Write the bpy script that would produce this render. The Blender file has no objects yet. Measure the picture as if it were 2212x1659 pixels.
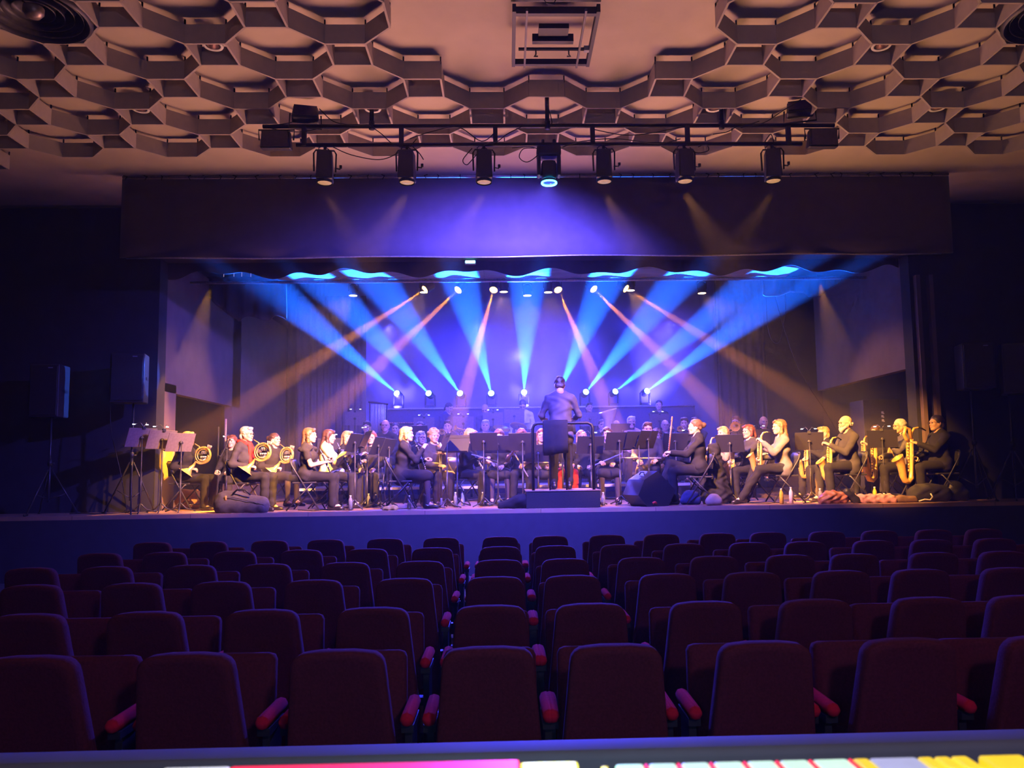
import bpy, math, random
import numpy as np
from math import sin, cos, pi, radians as rad
from mathutils import Matrix, Vector
random.seed(4)
SC = bpy.context.scene
COL = SC.collection

# ---------------------------------------------------------------- camera
CP = np.array([-0.52, 0.0, 1.65]); FPX = 1650.0
PITCH, YAW, ROLL = rad(5), rad(-1.5), rad(-0.8)
cam = bpy.data.cameras.new('camera'); co = bpy.data.objects.new('camera', cam); COL.objects.link(co)
CM = Matrix.Rotation(YAW, 4, 'Z') @ Matrix.Rotation(pi/2+PITCH, 4, 'X') @ Matrix.Rotation(ROLL, 4, 'Z')
co.matrix_world = Matrix.Translation(CP) @ CM
cam.sensor_width = 36; cam.lens = 36*FPX/2212
PPX, PPY = 1136.35, 865.05
cam.shift_x = (1106-PPX)/2212; cam.shift_y = (PPY-829.5)/2212
cam.clip_start = .05; cam.clip_end = 100
cam.dof.use_dof = True; cam.dof.focus_distance = 13; cam.dof.aperture_fstop = 7
SC.camera = co
CR = np.array(CM.to_3x3())
def W(px, py, Y):
    "world point seen at a photo position, at depth Y"
    d = CR @ np.array([(px-PPX)/FPX, -(py-PPY)/FPX, -1.0])
    t = (Y-CP[1])/d[1]
    return Vector(CP + d*t)
def XA(px, Y, Z):
    "world X of a thing at depth Y, height Z that stands at photo column px"
    py = 1010
    for _ in range(6):
        p = W(px, py, Y); s = FPX/Y
        py += (p.z-Z)*s
    return p.x

# ---------------------------------------------------------------- world, exposure
w = bpy.data.worlds.new('hall_dark'); SC.world = w; w.use_nodes = True
w.node_tree.nodes['Background'].inputs[0].default_value = (.10, .09, .2, 1)
w.node_tree.nodes['Background'].inputs[1].default_value = .012
SC.view_settings.view_transform = 'Standard'; SC.view_settings.look = 'None'
SC.view_settings.gamma = 1; SC.view_settings.use_curve_mapping = False
SC.view_settings.exposure = 1.0
SC.cycles.volume_bounces = 0; SC.cycles.max_bounces = 4; SC.cycles.diffuse_bounces = 1
SC.cycles.glossy_bounces = 2; SC.cycles.transmission_bounces = 3; SC.cycles.transparent_max_bounces = 6
SC.cycles.sample_clamp_indirect = 3; SC.cycles.caustics_reflective = False; SC.cycles.caustics_refractive = False
SC.cycles.use_denoising = True; SC.cycles.use_adaptive_sampling = True; SC.cycles.adaptive_threshold = .05; SC.cycles.adaptive_min_samples = 16

def lamp(kind, name, loc, color, power, target=None, size=60, blend=.3, r=.03, smooth=False):
    l = bpy.data.lights.new(name, kind); l.color = color; l.energy = power; l.shadow_soft_size = r
    o = bpy.data.objects.new(name, l); COL.objects.link(o); o.location = loc
    if kind == 'SPOT': l.spot_size = rad(size); l.spot_blend = blend
    if target is not None: o.rotation_euler = (Vector(target)-Vector(loc)).to_track_quat('-Z', 'Y').to_euler()
    return o
STZ = 1.0           # stage floor height; hall floor is 0, stage front at Y=12
BLUE = (.008, .115, 1); AMB = (1, .30, .01); WARM = (1, .42, .07)
# moving heads on the back platform: photo column, row, and the border spot each beam reaches
HEADS = [(861,853,557),(929,853,690),(996,853,811),(1062,853,992),(1132,851,1140),(1207,850,1312),(1263,850,1472),(1325,849,1645),(1393,848,1745)]
HP = [(W(x, y, 20.2), W(t, 597, 14.2)) for x, y, t in HEADS]
for p, t in HP:
    lamp('SPOT', 'beam_light', p+(t-p).normalized()*.13, BLUE, 120000, t, 8, .5, .02)
# amber profiles on the overhead bar: photo column, row and floor spot
AMBS = [(925,621,190,1094,1.),(995,621,498,1093,1.),(1068,620,935,1094,1.),(1203,620,1400,1085,1.),(1277,619,1750,1080,1.),(1345,619,2080,1076,.8)]
AP = [(W(x, y, 16.2), W(tx, ty, 12.9), k) for x, y, tx, ty, k in AMBS]
for p, t, k in AP:
    lamp('SPOT', 'amber_beam', p+(t-p).normalized()*.12, AMB, 28000*k, t, 6.0, .2, .02)
# warm parcans on the same bar, pointing down at the players
PARS = [(763,629),(916,622),(1088,621),(1139,629),(1184,622),(1362,618),(1516,624)]
PP = [W(x, y, 16.3) for x, y in PARS]
for p in PP:
    lamp('SPOT', 'par_light', p-Vector((0,0,.12)), (1, .48, .16), 260, (p.x*1.7, 13.4, 1.5), 60, .6, .05)
# front-of-house profiles on the hall bar, aimed at the band
FOH = [702, 879, 1045, 1304, 1478, 1668]
FP = [W(x, 365, 9.2) for x in FOH]
for i, p in enumerate(FP):
    tx = [-.8, -5.3, -3.6, 3.8, 5.6, .9][i]
    k = [.55, 1.2, 1.1, 1.1, 1.3, .55][i]
    lamp('SPOT', 'front_profile_light', p-Vector((0,-.02,.3)), WARM, 5000*k, (tx, 13.4, 1.7), 30, .8, .05)
# added blue flood at the central moving head, imitating glare over pelmet and stage
MH = W(1185, 372, 9.3)
lamp('SPOT', 'moving_head_light', MH+Vector((0,.05,-.12)), (.10, .08, 1), 4600, MH+Vector((-.5, 2.2, -1.9)), 130, 1, .06)
# blue wash from the over-stage bar and the back platform
for x in (-3.2, -1.1, 1.1, 3.2):
    lamp('SPOT', 'blue_wash', (x, 17.2, 4.9), (.07, .06, 1), 1300, (x*.6, 14.2, 1.2), 85, .8, .1)
for x in (-3.4, 0, 3.4):
    lamp('SPOT', 'cyc_wash', (x, 20.0, 3.25), (.05, .04, 1), 700, (x*.9, 21, 5.0), 120, .8, .08)
for x in (-2.6, 0, 2.6):
    lamp('SPOT', 'platform_fill', (x, 17.2, 4.9), (.05, .04, 1), 700, (x*1.1, 19.75, 2.2), 70, .8, .1)  # added spots, no fixture behind them, turning the platform front bluer
# added blue spot into the hall haze, imitating lens glare over the middle seats
for x in (-.2,):
    lamp('SPOT', 'hall_glare_fill', (x, 19.9, 4.6), (.04, .04, 1), 9000, (x*.5, 7, 1.6), 40, 1, .1)
# added lamps standing in for stage glow thrown back at the hall ceiling
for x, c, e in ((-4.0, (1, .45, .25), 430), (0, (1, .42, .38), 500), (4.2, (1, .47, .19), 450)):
    lamp('SPOT', 'ceiling_bounce_fill', (x*.55, 12.1, 1.35), c, e, (x*1.2, 7.2, 6.2), 105, .9, .9)

# ---------------------------------------------------------------- materials
MT = {}
def mat(name, col, rough=.6, metal=0, var=.15, scale=30, bump=0, emit=None, es=0, sheen=0, spec=None, alpha=None, trans=0):
    if name in MT: return MT[name]
    m = bpy.data.materials.new(name); m.use_nodes = True; MT[name] = m
    nt = m.node_tree; b = nt.nodes['Principled BSDF']
    b.inputs['Roughness'].default_value = rough; b.inputs['Metallic'].default_value = metal
    if spec is not None: b.inputs['Specular IOR Level'].default_value = spec
    if trans: b.inputs['Transmission Weight'].default_value = trans
    if sheen: b.inputs['Sheen Weight'].default_value = sheen
    if emit:
        b.inputs['Emission Color'].default_value = (*emit, 1); b.inputs['Emission Strength'].default_value = es
    tc = nt.nodes.new('ShaderNodeTexCoord'); n = nt.nodes.new('ShaderNodeTexNoise')
    n.inputs['Scale'].default_value = scale; n.inputs['Detail'].default_value = 3
    nt.links.new(tc.outputs['Object'], n.inputs['Vector'])
    r = nt.nodes.new('ShaderNodeValToRGB')
    r.color_ramp.elements[0].position = .3; r.color_ramp.elements[1].position = .7
    r.color_ramp.elements[0].color = (*[c*(1-var) for c in col], 1)
    r.color_ramp.elements[1].color = (*[min(1, c*(1+var)) for c in col], 1)
    nt.links.new(n.outputs['Fac'], r.inputs['Fac']); nt.links.new(r.outputs['Color'], b.inputs['Base Color'])
    if bump:
        bp = nt.nodes.new('ShaderNodeBump'); bp.inputs['Strength'].default_value = bump; bp.inputs['Distance'].default_value = .01
        nt.links.new(n.outputs['Fac'], bp.inputs['Height']); nt.links.new(bp.outputs['Normal'], b.inputs['Normal'])
    return m
def wood(name, c1, c2, rough, plank=.12, axis='X', rot=0):
    m = bpy.data.materials.new(name); m.use_nodes = True; MT[name] = m; nt = m.node_tree; b = nt.nodes['Principled BSDF']
    tc = nt.nodes.new('ShaderNodeTexCoord'); mp = nt.nodes.new('ShaderNodeMapping'); mp.inputs['Rotation'].default_value[2] = rot
    nt.links.new(tc.outputs['Object'], mp.inputs['Vector'])
    br = nt.nodes.new('ShaderNodeTexBrick'); br.inputs['Scale'].default_value = 1
    br.inputs['Brick Width'].default_value = 1.8; br.inputs['Row Height'].default_value = plank
    br.inputs['Mortar Size'].default_value = .004; br.inputs['Color1'].default_value = (*c1, 1); br.inputs['Color2'].default_value = (*c2, 1)
    br.inputs['Mortar'].default_value = (*[c*.3 for c in c1], 1)
    nt.links.new(mp.outputs['Vector'], br.inputs['Vector'])
    n = nt.nodes.new('ShaderNodeTexNoise'); n.inputs['Scale'].default_value = 6; n.inputs['Detail'].default_value = 5
    nt.links.new(mp.outputs['Vector'], n.inputs['Vector'])
    mx = nt.nodes.new('ShaderNodeMix'); mx.data_type = 'RGBA'; mx.blend_type = 'MULTIPLY'; mx.inputs[0].default_value = .45
    nt.links.new(br.outputs['Color'], mx.inputs[6]); nt.links.new(n.outputs['Color'], mx.inputs[7])
    nt.links.new(mx.outputs[2], b.inputs['Base Color']); b.inputs['Roughness'].default_value = rough
    return m
M_PLASTER = mat('ceiling_plaster', (.62, .52, .40), .8, var=.05, scale=3)
M_BAFFLE = mat('baffle_board', (.50, .43, .38), .75, var=.05, scale=12)
M_BLACKWALL = mat('black_wall', (.016, .016, .022), .9, var=.2, scale=4)
M_STAGEWALL = mat('stage_wall_brown', (.13, .085, .08), .85, var=.12, scale=3)
M_STAGEFLOOR = wood('stage_boards', (.58, .36, .22), (.50, .30, .18), .30, .14)
M_FRONT = mat('stage_front_black', (.03, .03, .045), .8, var=.1, scale=6)
M_CARPET = mat('hall_floor_carpet', (.05, .045, .05), .9, var=.3, scale=60, bump=.3)
M_VAL = mat('pelmet_cloth', (.085, .06, .07), .95, var=.08, scale=5, sheen=.2)
M_BORDER = mat('border_cloth', (.03, .028, .04), .95, var=.15, scale=8)
M_DRAPE = mat('drape_cloth', (.05, .04, .05), .95, var=.15, scale=8)
M_CYC = mat('backcloth', (.30, .30, .42), .9, var=.05, scale=2)
M_BLK = mat('black_metal', (.012, .012, .014), .5, .3, var=.2, scale=50)
M_DKM = mat('dark_steel', (.05, .05, .055), .42, .6, var=.2, scale=40)
M_BLKP = mat('black_plastic', (.018, .018, .02), .5, var=.2, scale=60, bump=.1)
M_CHR = mat('chrome', (.7, .7, .72), .2, 1, var=.05)
M_RISER = mat('riser_top', (.07, .065, .07), .6)
M_RISEDGE = mat('riser_pale_edge', (.55, .52, .45), .6, var=.1)
M_SEAT = mat('maroon_seat_cloth', (.10, .017, .024), .95, var=.18, scale=90, bump=.2, spec=.15)
M_PAD = mat('red_armrest_pad', (.50, .012, .035), .95, var=.12, scale=80, spec=.1)
M_WHITE = mat('white_paint', (.75, .73, .7), .5, var=.05)
M_BRASS = mat('brass', (.90, .55, .15), .33, .55, var=.1)
M_SILV = mat('silver_plate', (.75, .73, .72), .3, .6, var=.05)
M_EBON = mat('ebony', (.015, .012, .012), .3)
M_STAND = mat('stand_black', (.035, .033, .037), .45, .2, var=.15, scale=40)
M_STANDF = mat('stand_desk', (.022, .02, .028), .5, .1, var=.08, scale=20)
M_PAPER = mat('paper', (.8, .78, .74), .7, var=.04)

# ---------------------------------------------------------------- mesh helpers
def ev(v): return Vector(v)
class MB:
    def __init__(s): s.v = []; s.f = []; s.m = []
    def add(s, v, f, M=None, mi=0):
        n = len(s.v)
        s.v += [tuple(M @ Vector(p)) if M else tuple(p) for p in v]
        s.f += [[i+n for i in q] for q in f]; s.m += [mi]*len(f); return s
    def box(s, c, sz, M=None, mi=0):
        x, y, z = c; a, b, d = [k/2 for k in sz]
        v = [(x+i*a, y+j*b, z+k*d) for i in (-1, 1) for j in (-1, 1) for k in (-1, 1)]
        return s.add(v, [[0,1,3,2],[4,6,7,5],[0,4,5,1],[2,3,7,6],[0,2,6,4],[1,5,7,3]], M, mi)
    def rings(s, R, M=None, mi=0, cap=True, closed=False):
        n = len(R[0]); v = [p for r in R for p in r]; f = []
        L = len(R)
        for i in range(L if closed else L-1):
            for j in range(n):
                a = i*n+j; b = i*n+(j+1) % n; c = ((i+1) % L)*n+(j+1) % n; d = ((i+1) % L)*n+j
                f.append([a, b, c, d])
        if cap and not closed: f += [list(range(n))[::-1], [(L-1)*n+j for j in range(n)]]
        return s.add(v, f, M, mi)
    def tube(s, pts, r, n=8, M=None, mi=0, cap=True):
        P = [Vector(p) for p in pts]; rr = r if isinstance(r, (list, tuple)) else [r]*len(P)
        T = [(P[min(i+1, len(P)-1)]-P[max(i-1, 0)]).normalized() for i in range(len(P))]
        u = T[0].orthogonal().normalized(); R = []
        for i, p in enumerate(P):
            u = (u-T[i]*u.dot(T[i])); u = u.normalized() if u.length > 1e-6 else T[i].orthogonal().normalized()
            w_ = T[i].cross(u)
            R.append([p+(u*cos(2*pi*k/n)+w_*sin(2*pi*k/n))*rr[i] for k in range(n)])
        return s.rings(R, M, mi, cap)
    def lathe(s, prof, n=16, M=None, mi=0, cap=False):
        R = [[(r*cos(2*pi*k/n), r*sin(2*pi*k/n), z) for k in range(n)] for r, z in prof]
        return s.rings(R, M, mi, cap)
    def rb(s, sz, r, M=None, mi=0, taper=1, ty=1, n=3):
        "rounded block standing on z=0"
        w_, d, h = sz; R = []
        for z, ins in ((0, r), (r*.3, r*.3), (r, 0), (h-r, 0), (h-r*.3, r*.3), (h, r)):
            k = 1+(taper-1)*z/h; ky = 1+(ty-1)*z/h
            R.append([(x, y, z) for x, y in rr_(w_*k-2*ins, d*ky-2*ins, max(r-ins*.6, r*.3), n)])
        return s.rings(R, M, mi)
    def sheet(s, grid, th, M=None, mi=0):
        "thick sheet over a grid of points (rows of equal length)"
        nr, nc = len(grid), len(grid[0]); G = [[Vector(p) for p in r] for r in grid]
        N = []
        for i in range(nr):
            row = []
            for j in range(nc):
                a = G[min(i+1, nr-1)][j]-G[max(i-1, 0)][j]; b = G[i][min(j+1, nc-1)]-G[i][max(j-1, 0)]
                c = a.cross(b); row.append(c.normalized() if c.length > 1e-9 else Vector((0, 0, 1)))
            N.append(row)
        v = [G[i][j]+N[i][j]*th/2 for i in range(nr) for j in range(nc)]+[G[i][j]-N[i][j]*th/2 for i in range(nr) for j in range(nc)]
        o = nr*nc; f = []
        for i in range(nr-1):
            for j in range(nc-1):
                a = i*nc+j; f.append([a, a+nc, a+nc+1, a+1]); f.append([o+a, o+a+1, o+a+nc+1, o+a+nc])
        for j in range(nc-1):
            f.append([j, j+1, o+j+1, o+j]); a = (nr-1)*nc+j; f.append([a, o+a, o+a+1, a+1])
        for i in range(nr-1):
            a = i*nc; f.append([a, o+a, o+a+nc, a+nc]); a = i*nc+nc-1; f.append([a, a+nc, o+a+nc, o+a])
        return s.add(v, f, M, mi)
    def mesh(s, name, smooth=False):
        me = bpy.data.meshes.new(name); me.from_pydata(s.v, [], s.f)
        me.polygons.foreach_set('material_index', s.m)
        if smooth: me.polygons.foreach_set('use_smooth', [True]*len(s.f))
        me.update(); return me
    def build(s, name, m, parent=None, smooth=False, loc=None, rz=0):
        return put(name, s.mesh(name, smooth), m, parent, loc, rz)
def rr_(w_, d, r, n=3):
    r = min(r, w_*.49, d*.49); out = []
    for cx, cy, a0 in ((w_/2-r, d/2-r, 0), (-w_/2+r, d/2-r, pi/2), (-w_/2+r, -d/2+r, pi), (w_/2-r, -d/2+r, 1.5*pi)):
        for k in range(n+1):
            a = a0+pi/2*k/n; out.append((cx+r*cos(a), cy+r*sin(a)))
    return out
def put(name, me, m, parent=None, loc=None, rz=0, M=None):
    o = bpy.data.objects.new(name, me); COL.objects.link(o)
    ms = m if isinstance(m, (list, tuple)) else [m]
    if len(me.materials) == 0:
        for k in ms: me.materials.append(k)
    elif any(me.materials[i] is not ms[i] for i in range(len(ms))):
        for i, k in enumerate(ms): o.material_slots[i].link = 'OBJECT'; o.material_slots[i].material = k
    if parent is not None: o.parent = parent
    if M is not None: o.matrix_world = M
    if loc is not None: o.location = loc
    if rz: o.rotation_euler.z = rz
    return o
LAB = set()
def tag(o, label, cat, group=None, kind=None):
    if label:
        o['label'] = label
    if cat: o['category'] = cat
    if group: o['group'] = group
    if kind: o['kind'] = kind
    return o
def struct(o): o['kind'] = 'structure'; return o
def thing(name, label, cat, loc=(0, 0, 0), rz=0, group=None):
    o = bpy.data.objects.new(name, None); COL.objects.link(o); o.location = loc; o.rotation_euler.z = rz
    o.empty_display_size = .1
    return tag(o, label, cat, group)
def T3(x, y, z): return Matrix.Translation((x, y, z))
def RX(a): return Matrix.Rotation(rad(a), 4, 'X')
def RY(a): return Matrix.Rotation(rad(a), 4, 'Y')
def RZ(a): return Matrix.Rotation(rad(a), 4, 'Z')
def between(a, b):
    "matrix whose z axis runs from a to b"
    a = Vector(a); b = Vector(b)
    return Matrix.Translation(a) @ (b-a).to_track_quat('Z', 'Y').to_matrix().to_4x4()

# ---------------------------------------------------------------- haze
def haze(name, label, c, sz, dens, g):
    b = MB(); b.box(c, sz); m = bpy.data.materials.new(name); m.use_nodes = True; nt = m.node_tree; nt.nodes.clear()
    o = nt.nodes.new('ShaderNodeOutputMaterial'); v = nt.nodes.new('ShaderNodeVolumeScatter')
    v.inputs['Density'].default_value = dens; v.inputs['Anisotropy'].default_value = g
    nt.links.new(v.outputs[0], o.inputs['Volume'])
    tag(b.build(name, m), label, 'haze', kind='stuff')
haze('stage_haze', 'thin theatrical haze filling the stage and carrying the light beams', (0, 16.95, 4.6), (15.2, 8.9, 7.15), .019, .25)
haze('hall_haze', 'faint haze drifting over the dark theatre seats in the hall', (0, 5.6, 3.2), (15.2, 12.5, 6.1), .002, .4)

# ---------------------------------------------------------------- setting
def slab(name, c, sz, m): b = MB(); b.box(c, sz); return struct(b.build(name, m))
slab('floor', (0, 5.5, -.1), (22, 14, .2), M_CARPET)
# stage: deck with its front face
sf = slab('floor', (0, 16.5, .97), (21.8, 9, .06), M_STAGEFLOOR)
slab('wall_front_lower', (0, 12.06, .47), (21.8, .12, .94), M_FRONT)
ZC = 6.26
slab('ceiling', (0, 5.9, ZC+.1), (22, 14.6, .2), M_PLASTER)
slab('wall_left', (-10.9, 5.6, 3.2), (.2, 14, 6.4), M_BLACKWALL)
slab('wall_right', (10.9, 5.6, 3.2), (.2, 14, 6.4), M_BLACKWALL)
slab('wall_rear', (0, -1.4, 3.2), (22, .2, 6.4), M_BLACKWALL)
# proscenium wall with its opening
PX0, PX1, PZ1 = -6.42, 6.58, 5.3
pw = MB()
pw.box(((-10.8+PX0)/2, 13.15, 3.6), (10.8+PX0, .3, 5.2)); pw.box(((10.8+PX1)/2, 13.15, 3.6), (10.8-PX1, .3, 5.2))
pw.box(((PX0+PX1)/2, 13.15, (PZ1+6.2)/2), (PX1-PX0, .3, 6.2-PZ1))
struct(pw.build('wall_front', M_BLACKWALL))
tr = MB(); tr.box((PX1+.1, 12.95, 2.95), (.07, .1, 3.9)); struct(tr.build('trim_1', M_STAGEWALL))
tr = MB(); tr.box((PX1+.33, 12.95, 2.95), (.07, .1, 3.9)); struct(tr.build('trim_2', M_STAGEWALL))
# stage house
slab('wall_back', (0, 21.1, 4.8), (17, .2, 7.6), M_BLACKWALL)
slab('ceiling', (0, 17.2, 8.3), (17, 8, .2), M_BLACKWALL)
sl = MB()   # left stage wall with the wing opening near the front
ZL = 3.05
sl.box((PX0-.1, 15.2, (ZL+5.5)/2), (.16, 3.8, 5.5-ZL)); sl.box((PX0-.1, 13.55, 2.1), (.16, .5, 2.2)); sl.box((PX0-.1, 18.6, 3.25), (.16, 4.0, 4.5))
struct(sl.build('wall_left_inner', M_STAGEWALL))
sr = MB()   # right stage wall: panelled above, open below
sr.box((PX1+.1, 15.2, 4.4), (.16, 4.0, 2.2)); struct(sr.build('wall_right_inner', M_STAGEWALL))
slab('wall_left_outer', (-8.4, 17.3, 4.6), (.2, 7.8, 7.4), M_BLACKWALL)
slab('wall_right_outer', (8.4, 17.3, 4.6), (.2, 7.8, 7.4), M_BLACKWALL)

# hanging waffle of boards: octagons with squares between
P_ = 1.42; E_ = P_/2/1.7071; A_ = E_*1.2071; HB = 6.0; D0 = 7.53
cells = {}
def octc(cx, cy): return [(cx+a*E_/2*1, cy+b*A_) if k else (cx+a*A_, cy+b*E_/2) for a, b, k in ((1,1,0),(1,1,1),(-1,1,1),(-1,1,0),(-1,-1,0),(-1,-1,1),(1,-1,1),(1,-1,0))]
edges = {}
sq_pos = []
for r in range(-6, 6):
    cy = D0+r*P_/2-A_
    for j in range(-15, 16):
        x = j*P_/2
        if abs(x) > 10.2: continue
        isoct = (j % 2 == (r+1) % 2)
        if r == 5 and (isoct or x > -6.9): continue
        # open field in the middle of the hall
        if r <= 0 and abs(x) < 1.45: continue
        if r == 1 and abs(x) < 1.5: continue
        if r == 2 and isoct and abs(x) < .8: continue
        if r == 2 and not isoct and abs(x) < .1: continue
        if isoct: pts = octc(x, cy)
        else:
            h = E_/2; pts = [(x+h, cy+h), (x-h, cy+h), (x-h, cy-h), (x+h, cy-h)]; sq_pos.append((r, x, cy))
        for k in range(len(pts)):
            a, b = pts[k], pts[(k+1) % len(pts)]
            key = tuple(sorted([(round(a[0], 2), round(a[1], 2)), (round(b[0], 2), round(b[1], 2))]))
            edges[key] = (a, b)
bf = MB(); ck = MB()
seen = []
for a, b in edges.values():
    m_ = ((a[0]+b[0])/2, (a[1]+b[1])/2)
    if any(abs(m_[0]-q[0]) < .03 and abs(m_[1]-q[1]) < .03 for q in seen): continue
    seen.append(m_)
    a = Vector((*a, 0)); b = Vector((*b, 0)); d = (b-a).normalized(); n = Vector((-d.y, d.x, 0))*.011
    a2, b2 = a, b
    H = .205
    v = [a2-n, b2-n, b2+n, a2+n]; v = [p+Vector((0, 0, HB)) for p in v]+[p+Vector((0, 0, HB+H)) for p in v]
    bf.add(v, [[0,3,2,1],[4,5,6,7],[0,1,5,4],[1,2,6,5],[2,3,7,6],[3,0,4,7]])
    ck.box((a.x, a.y, (HB+H+ZC)/2-.01), (.014, .014, ZC-HB-H+.04))
    ck.box((b.x, b.y, (HB+H+ZC)/2-.01), (.014, .014, ZC-HB-H+.04))
cg = struct(bf.build('trim_3', M_BAFFLE)); 
hk = ck.build('hanger_pin', M_DKM, cg); 

# ---------------------------------------------------------------- things on the ceiling
def diffuser(x, y, lab):
    t = thing('ceiling_diffuser', lab, 'air vent', (x, y, HB-.02), group='round ceiling diffusers')
    M = mat('diffuser_dark', (.05, .045, .05), .5, .2)
    b = MB(); b.lathe([(.47,0),(.50,.02),(.50,.24),(.44,.26)], 40); b.lathe([(.47,0),(.44,.02),(.43,.10)], 40); b.build('housing', M, t, True)
    for i, (r0, r1, z) in enumerate(((.42,.35,.03),(.34,.27,.05),(.26,.19,.03),(.18,.11,.05))):
        c = MB(); c.lathe([(r0,z+.02),(r0,z),((r0+r1)/2+.02,z+.06),(r1,z+.10),(r1,z+.12),((r0+r1)/2+.02,z+.08),(r0,z+.02)], 36); c.build('ring', M, t, True)
    c = MB(); c.lathe([(.0001,-.01),(.06,0),(.09,.04),(.09,.09)], 24); c.build('cone', mat('diffuser_cone', (.35,.27,.22), .4, .5), t, True)
diffuser(-4.97, D0-A_, 'large round dark diffuser in the ceiling, at the left above the seats')
diffuser(4.97, D0-A_, 'large round dark diffuser in the ceiling, at the right above the seats')
DL = [(-2.5*P_, 1, 'left'), (2.5*P_, 1, 'right'), (-3.5*P_, 3, 'left'), (3.5*P_, 3, 'right'), (-1.5*P_, 3, 'left'), (1.5*P_, 3, 'right')]
LBL = ['nearest small white downlight among the left ceiling cells', 'nearest small white downlight among the right ceiling cells', 'small white downlight furthest to the left side of the ceiling', 'small white downlight furthest to the right side of the ceiling',
 'small white downlight just above the left end of the lighting bar', 'small white downlight just above the right end of the lighting bar']
for (x, r, s_), lb in zip(DL, LBL):
    t = thing('ceiling_downlight', lb, 'light', (x, D0+r*P_/2-A_, HB+.10), group='downlights in the ceiling cells')
    b = MB(); b.lathe([(.075,0),(.10,-.006),(.105,.004),(.10,.012),(.095,.16)], 24); b.build('rim', M_WHITE, t, True)
    b = MB(); b.lathe([(.0001,.10),(.05,.07),(.062,.0)], 24); b.build('reflector', mat('lamp_reflector', (.8,.6,.5), .3, .6), t, True)
# open steel frame of the projector lift
t = thing('projector_lift', 'black steel projector lift frame hanging from the plain middle of the ceiling', 'lift', (.0, 7.35, 5.95))
LW, LD = .80, 1.0
b = MB(); b.box((0, -LD/2+.02, .2), (LW+.06, .1, .16)); b.build('housing', M_BLK, t)
b = MB(); b.box((0, -LD/2+.08, .03), (LW+.02, .05, .07)); b.build('cross_beam', M_BLK, t); b = MB(); b.box((0, LD/2, .03), (LW, .04, .06)); b.build('cross_beam', M_BLK, t)
for s in (-1, 1):
    b = MB(); b.box((s*LW/2, .02, .03), (.035, LD, .08)); b.build('side_beam', M_BLK, t)
    b = MB(); b.box((s*(LW/2-.12), 0.02, .0), (.02, LD+.04, .03)); b.build('rail', mat('grey_rail', (.07,.065,.065), .5, .5), t)
    b = MB(); b.tube([(s*.17, .2, 0), (s*.17, .2, -.05), (s*.19, .2, -.07), (s*.15, .2, -.07)], .008, 6); b.build('hook', M_DKM, t)
b = MB(); b.tube([(-LW/2+.05, .22, .02), (LW/2-.05, .22, .02)], .018, 8); b.box((0, .1, .06), (.42, .06, .08)); b.box((0, .0, .08), (.3, .2, .05)); b.build('carriage', M_BLK, t)
b = MB(); b.box((LW/2-.04, .22, .02), (.06, .05, .05)); b.build('motor_box', mat('grey_box', (.3,.3,.32), .5), t)
b = MB(); b.tube([(s*.14, -LD/2, .12) for s in (-1, 1)] and [(-.14, -LD/2-.05, .10), (-.1, -LD/2-.05, .03), (-.03, -LD/2-.05, .02), (0, -LD/2-.05, .10)], .005, 5); b.build('cable', M_BLK, t)

# ---------------------------------------------------------------- lighting bar in the hall
YB = 9.2
def wx(px, py, Y=YB): return W(px, py, Y)
t = thing('lighting_bar', 'black double pipe lighting bar hanging under the ceiling in front of the stage', 'lighting bar', (0, YB, 5.7))
def rel(p): return Vector(p)-Vector((0, YB, 5.7))
zu = wx(1182, 272).z; zl = wx(1182, 312).z; xu0, xu1 = wx(568, 275).x, wx(1802, 270).x; xl0, xl1 = wx(640, 312).x, wx(1732, 308).x
b = MB(); b.tube([rel((xu0, YB, zu)), rel((xu1, YB, zu))], .026, 10); b.build('upper_pipe', M_BLK, t, True)
b = MB(); b.tube([rel((xl0, YB, zl)), rel((xl1, YB, zl))], .024, 10); b.build('lower_pipe', M_BLK, t, True)
for px in (657, 867, 1070, 1280, 1485, 1703):
    x = wx(px, 292).x; b = MB(); b.box(rel((x, YB, (zu+zl)/2)), (.055, .045, zu-zl+.03)); b.build('bracket', M_BLK, t)
for px in (803, 1182, 1558):
    x = wx(px, 250).x; b = MB(); b.tube([rel((x, YB, zu)), rel((x, YB, ZC+.01))], .027, 10); b.tube([rel((x, YB, zu-.04)), rel((x, YB, zu+.06))], .036, 10); b.build('hanging_pole', M_BLK, t, True)
def cable(name, pts, r, lab, grp, m=M_BLK, parent=None):
    # catmull through points
    P = [Vector(p) for p in pts]; out = []
    for i in range(len(P)-1):
        p0, p1, p2, p3 = P[max(i-1, 0)], P[i], P[i+1], P[min(i+2, len(P)-1)]
        for k in range(6):
            u = k/6; out.append(.5*((2*p1)+(p2-p0)*u+(2*p0-5*p1+4*p2-p3)*u*u+(3*p1-p0-3*p2+p3)*u**3))
    out.append(P[-1]); b = MB(); b.tube(out, r, 5); o = b.build(name, m, parent, True)
    if parent is None: tag(o, lab, 'cable', grp)
    return o
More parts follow.
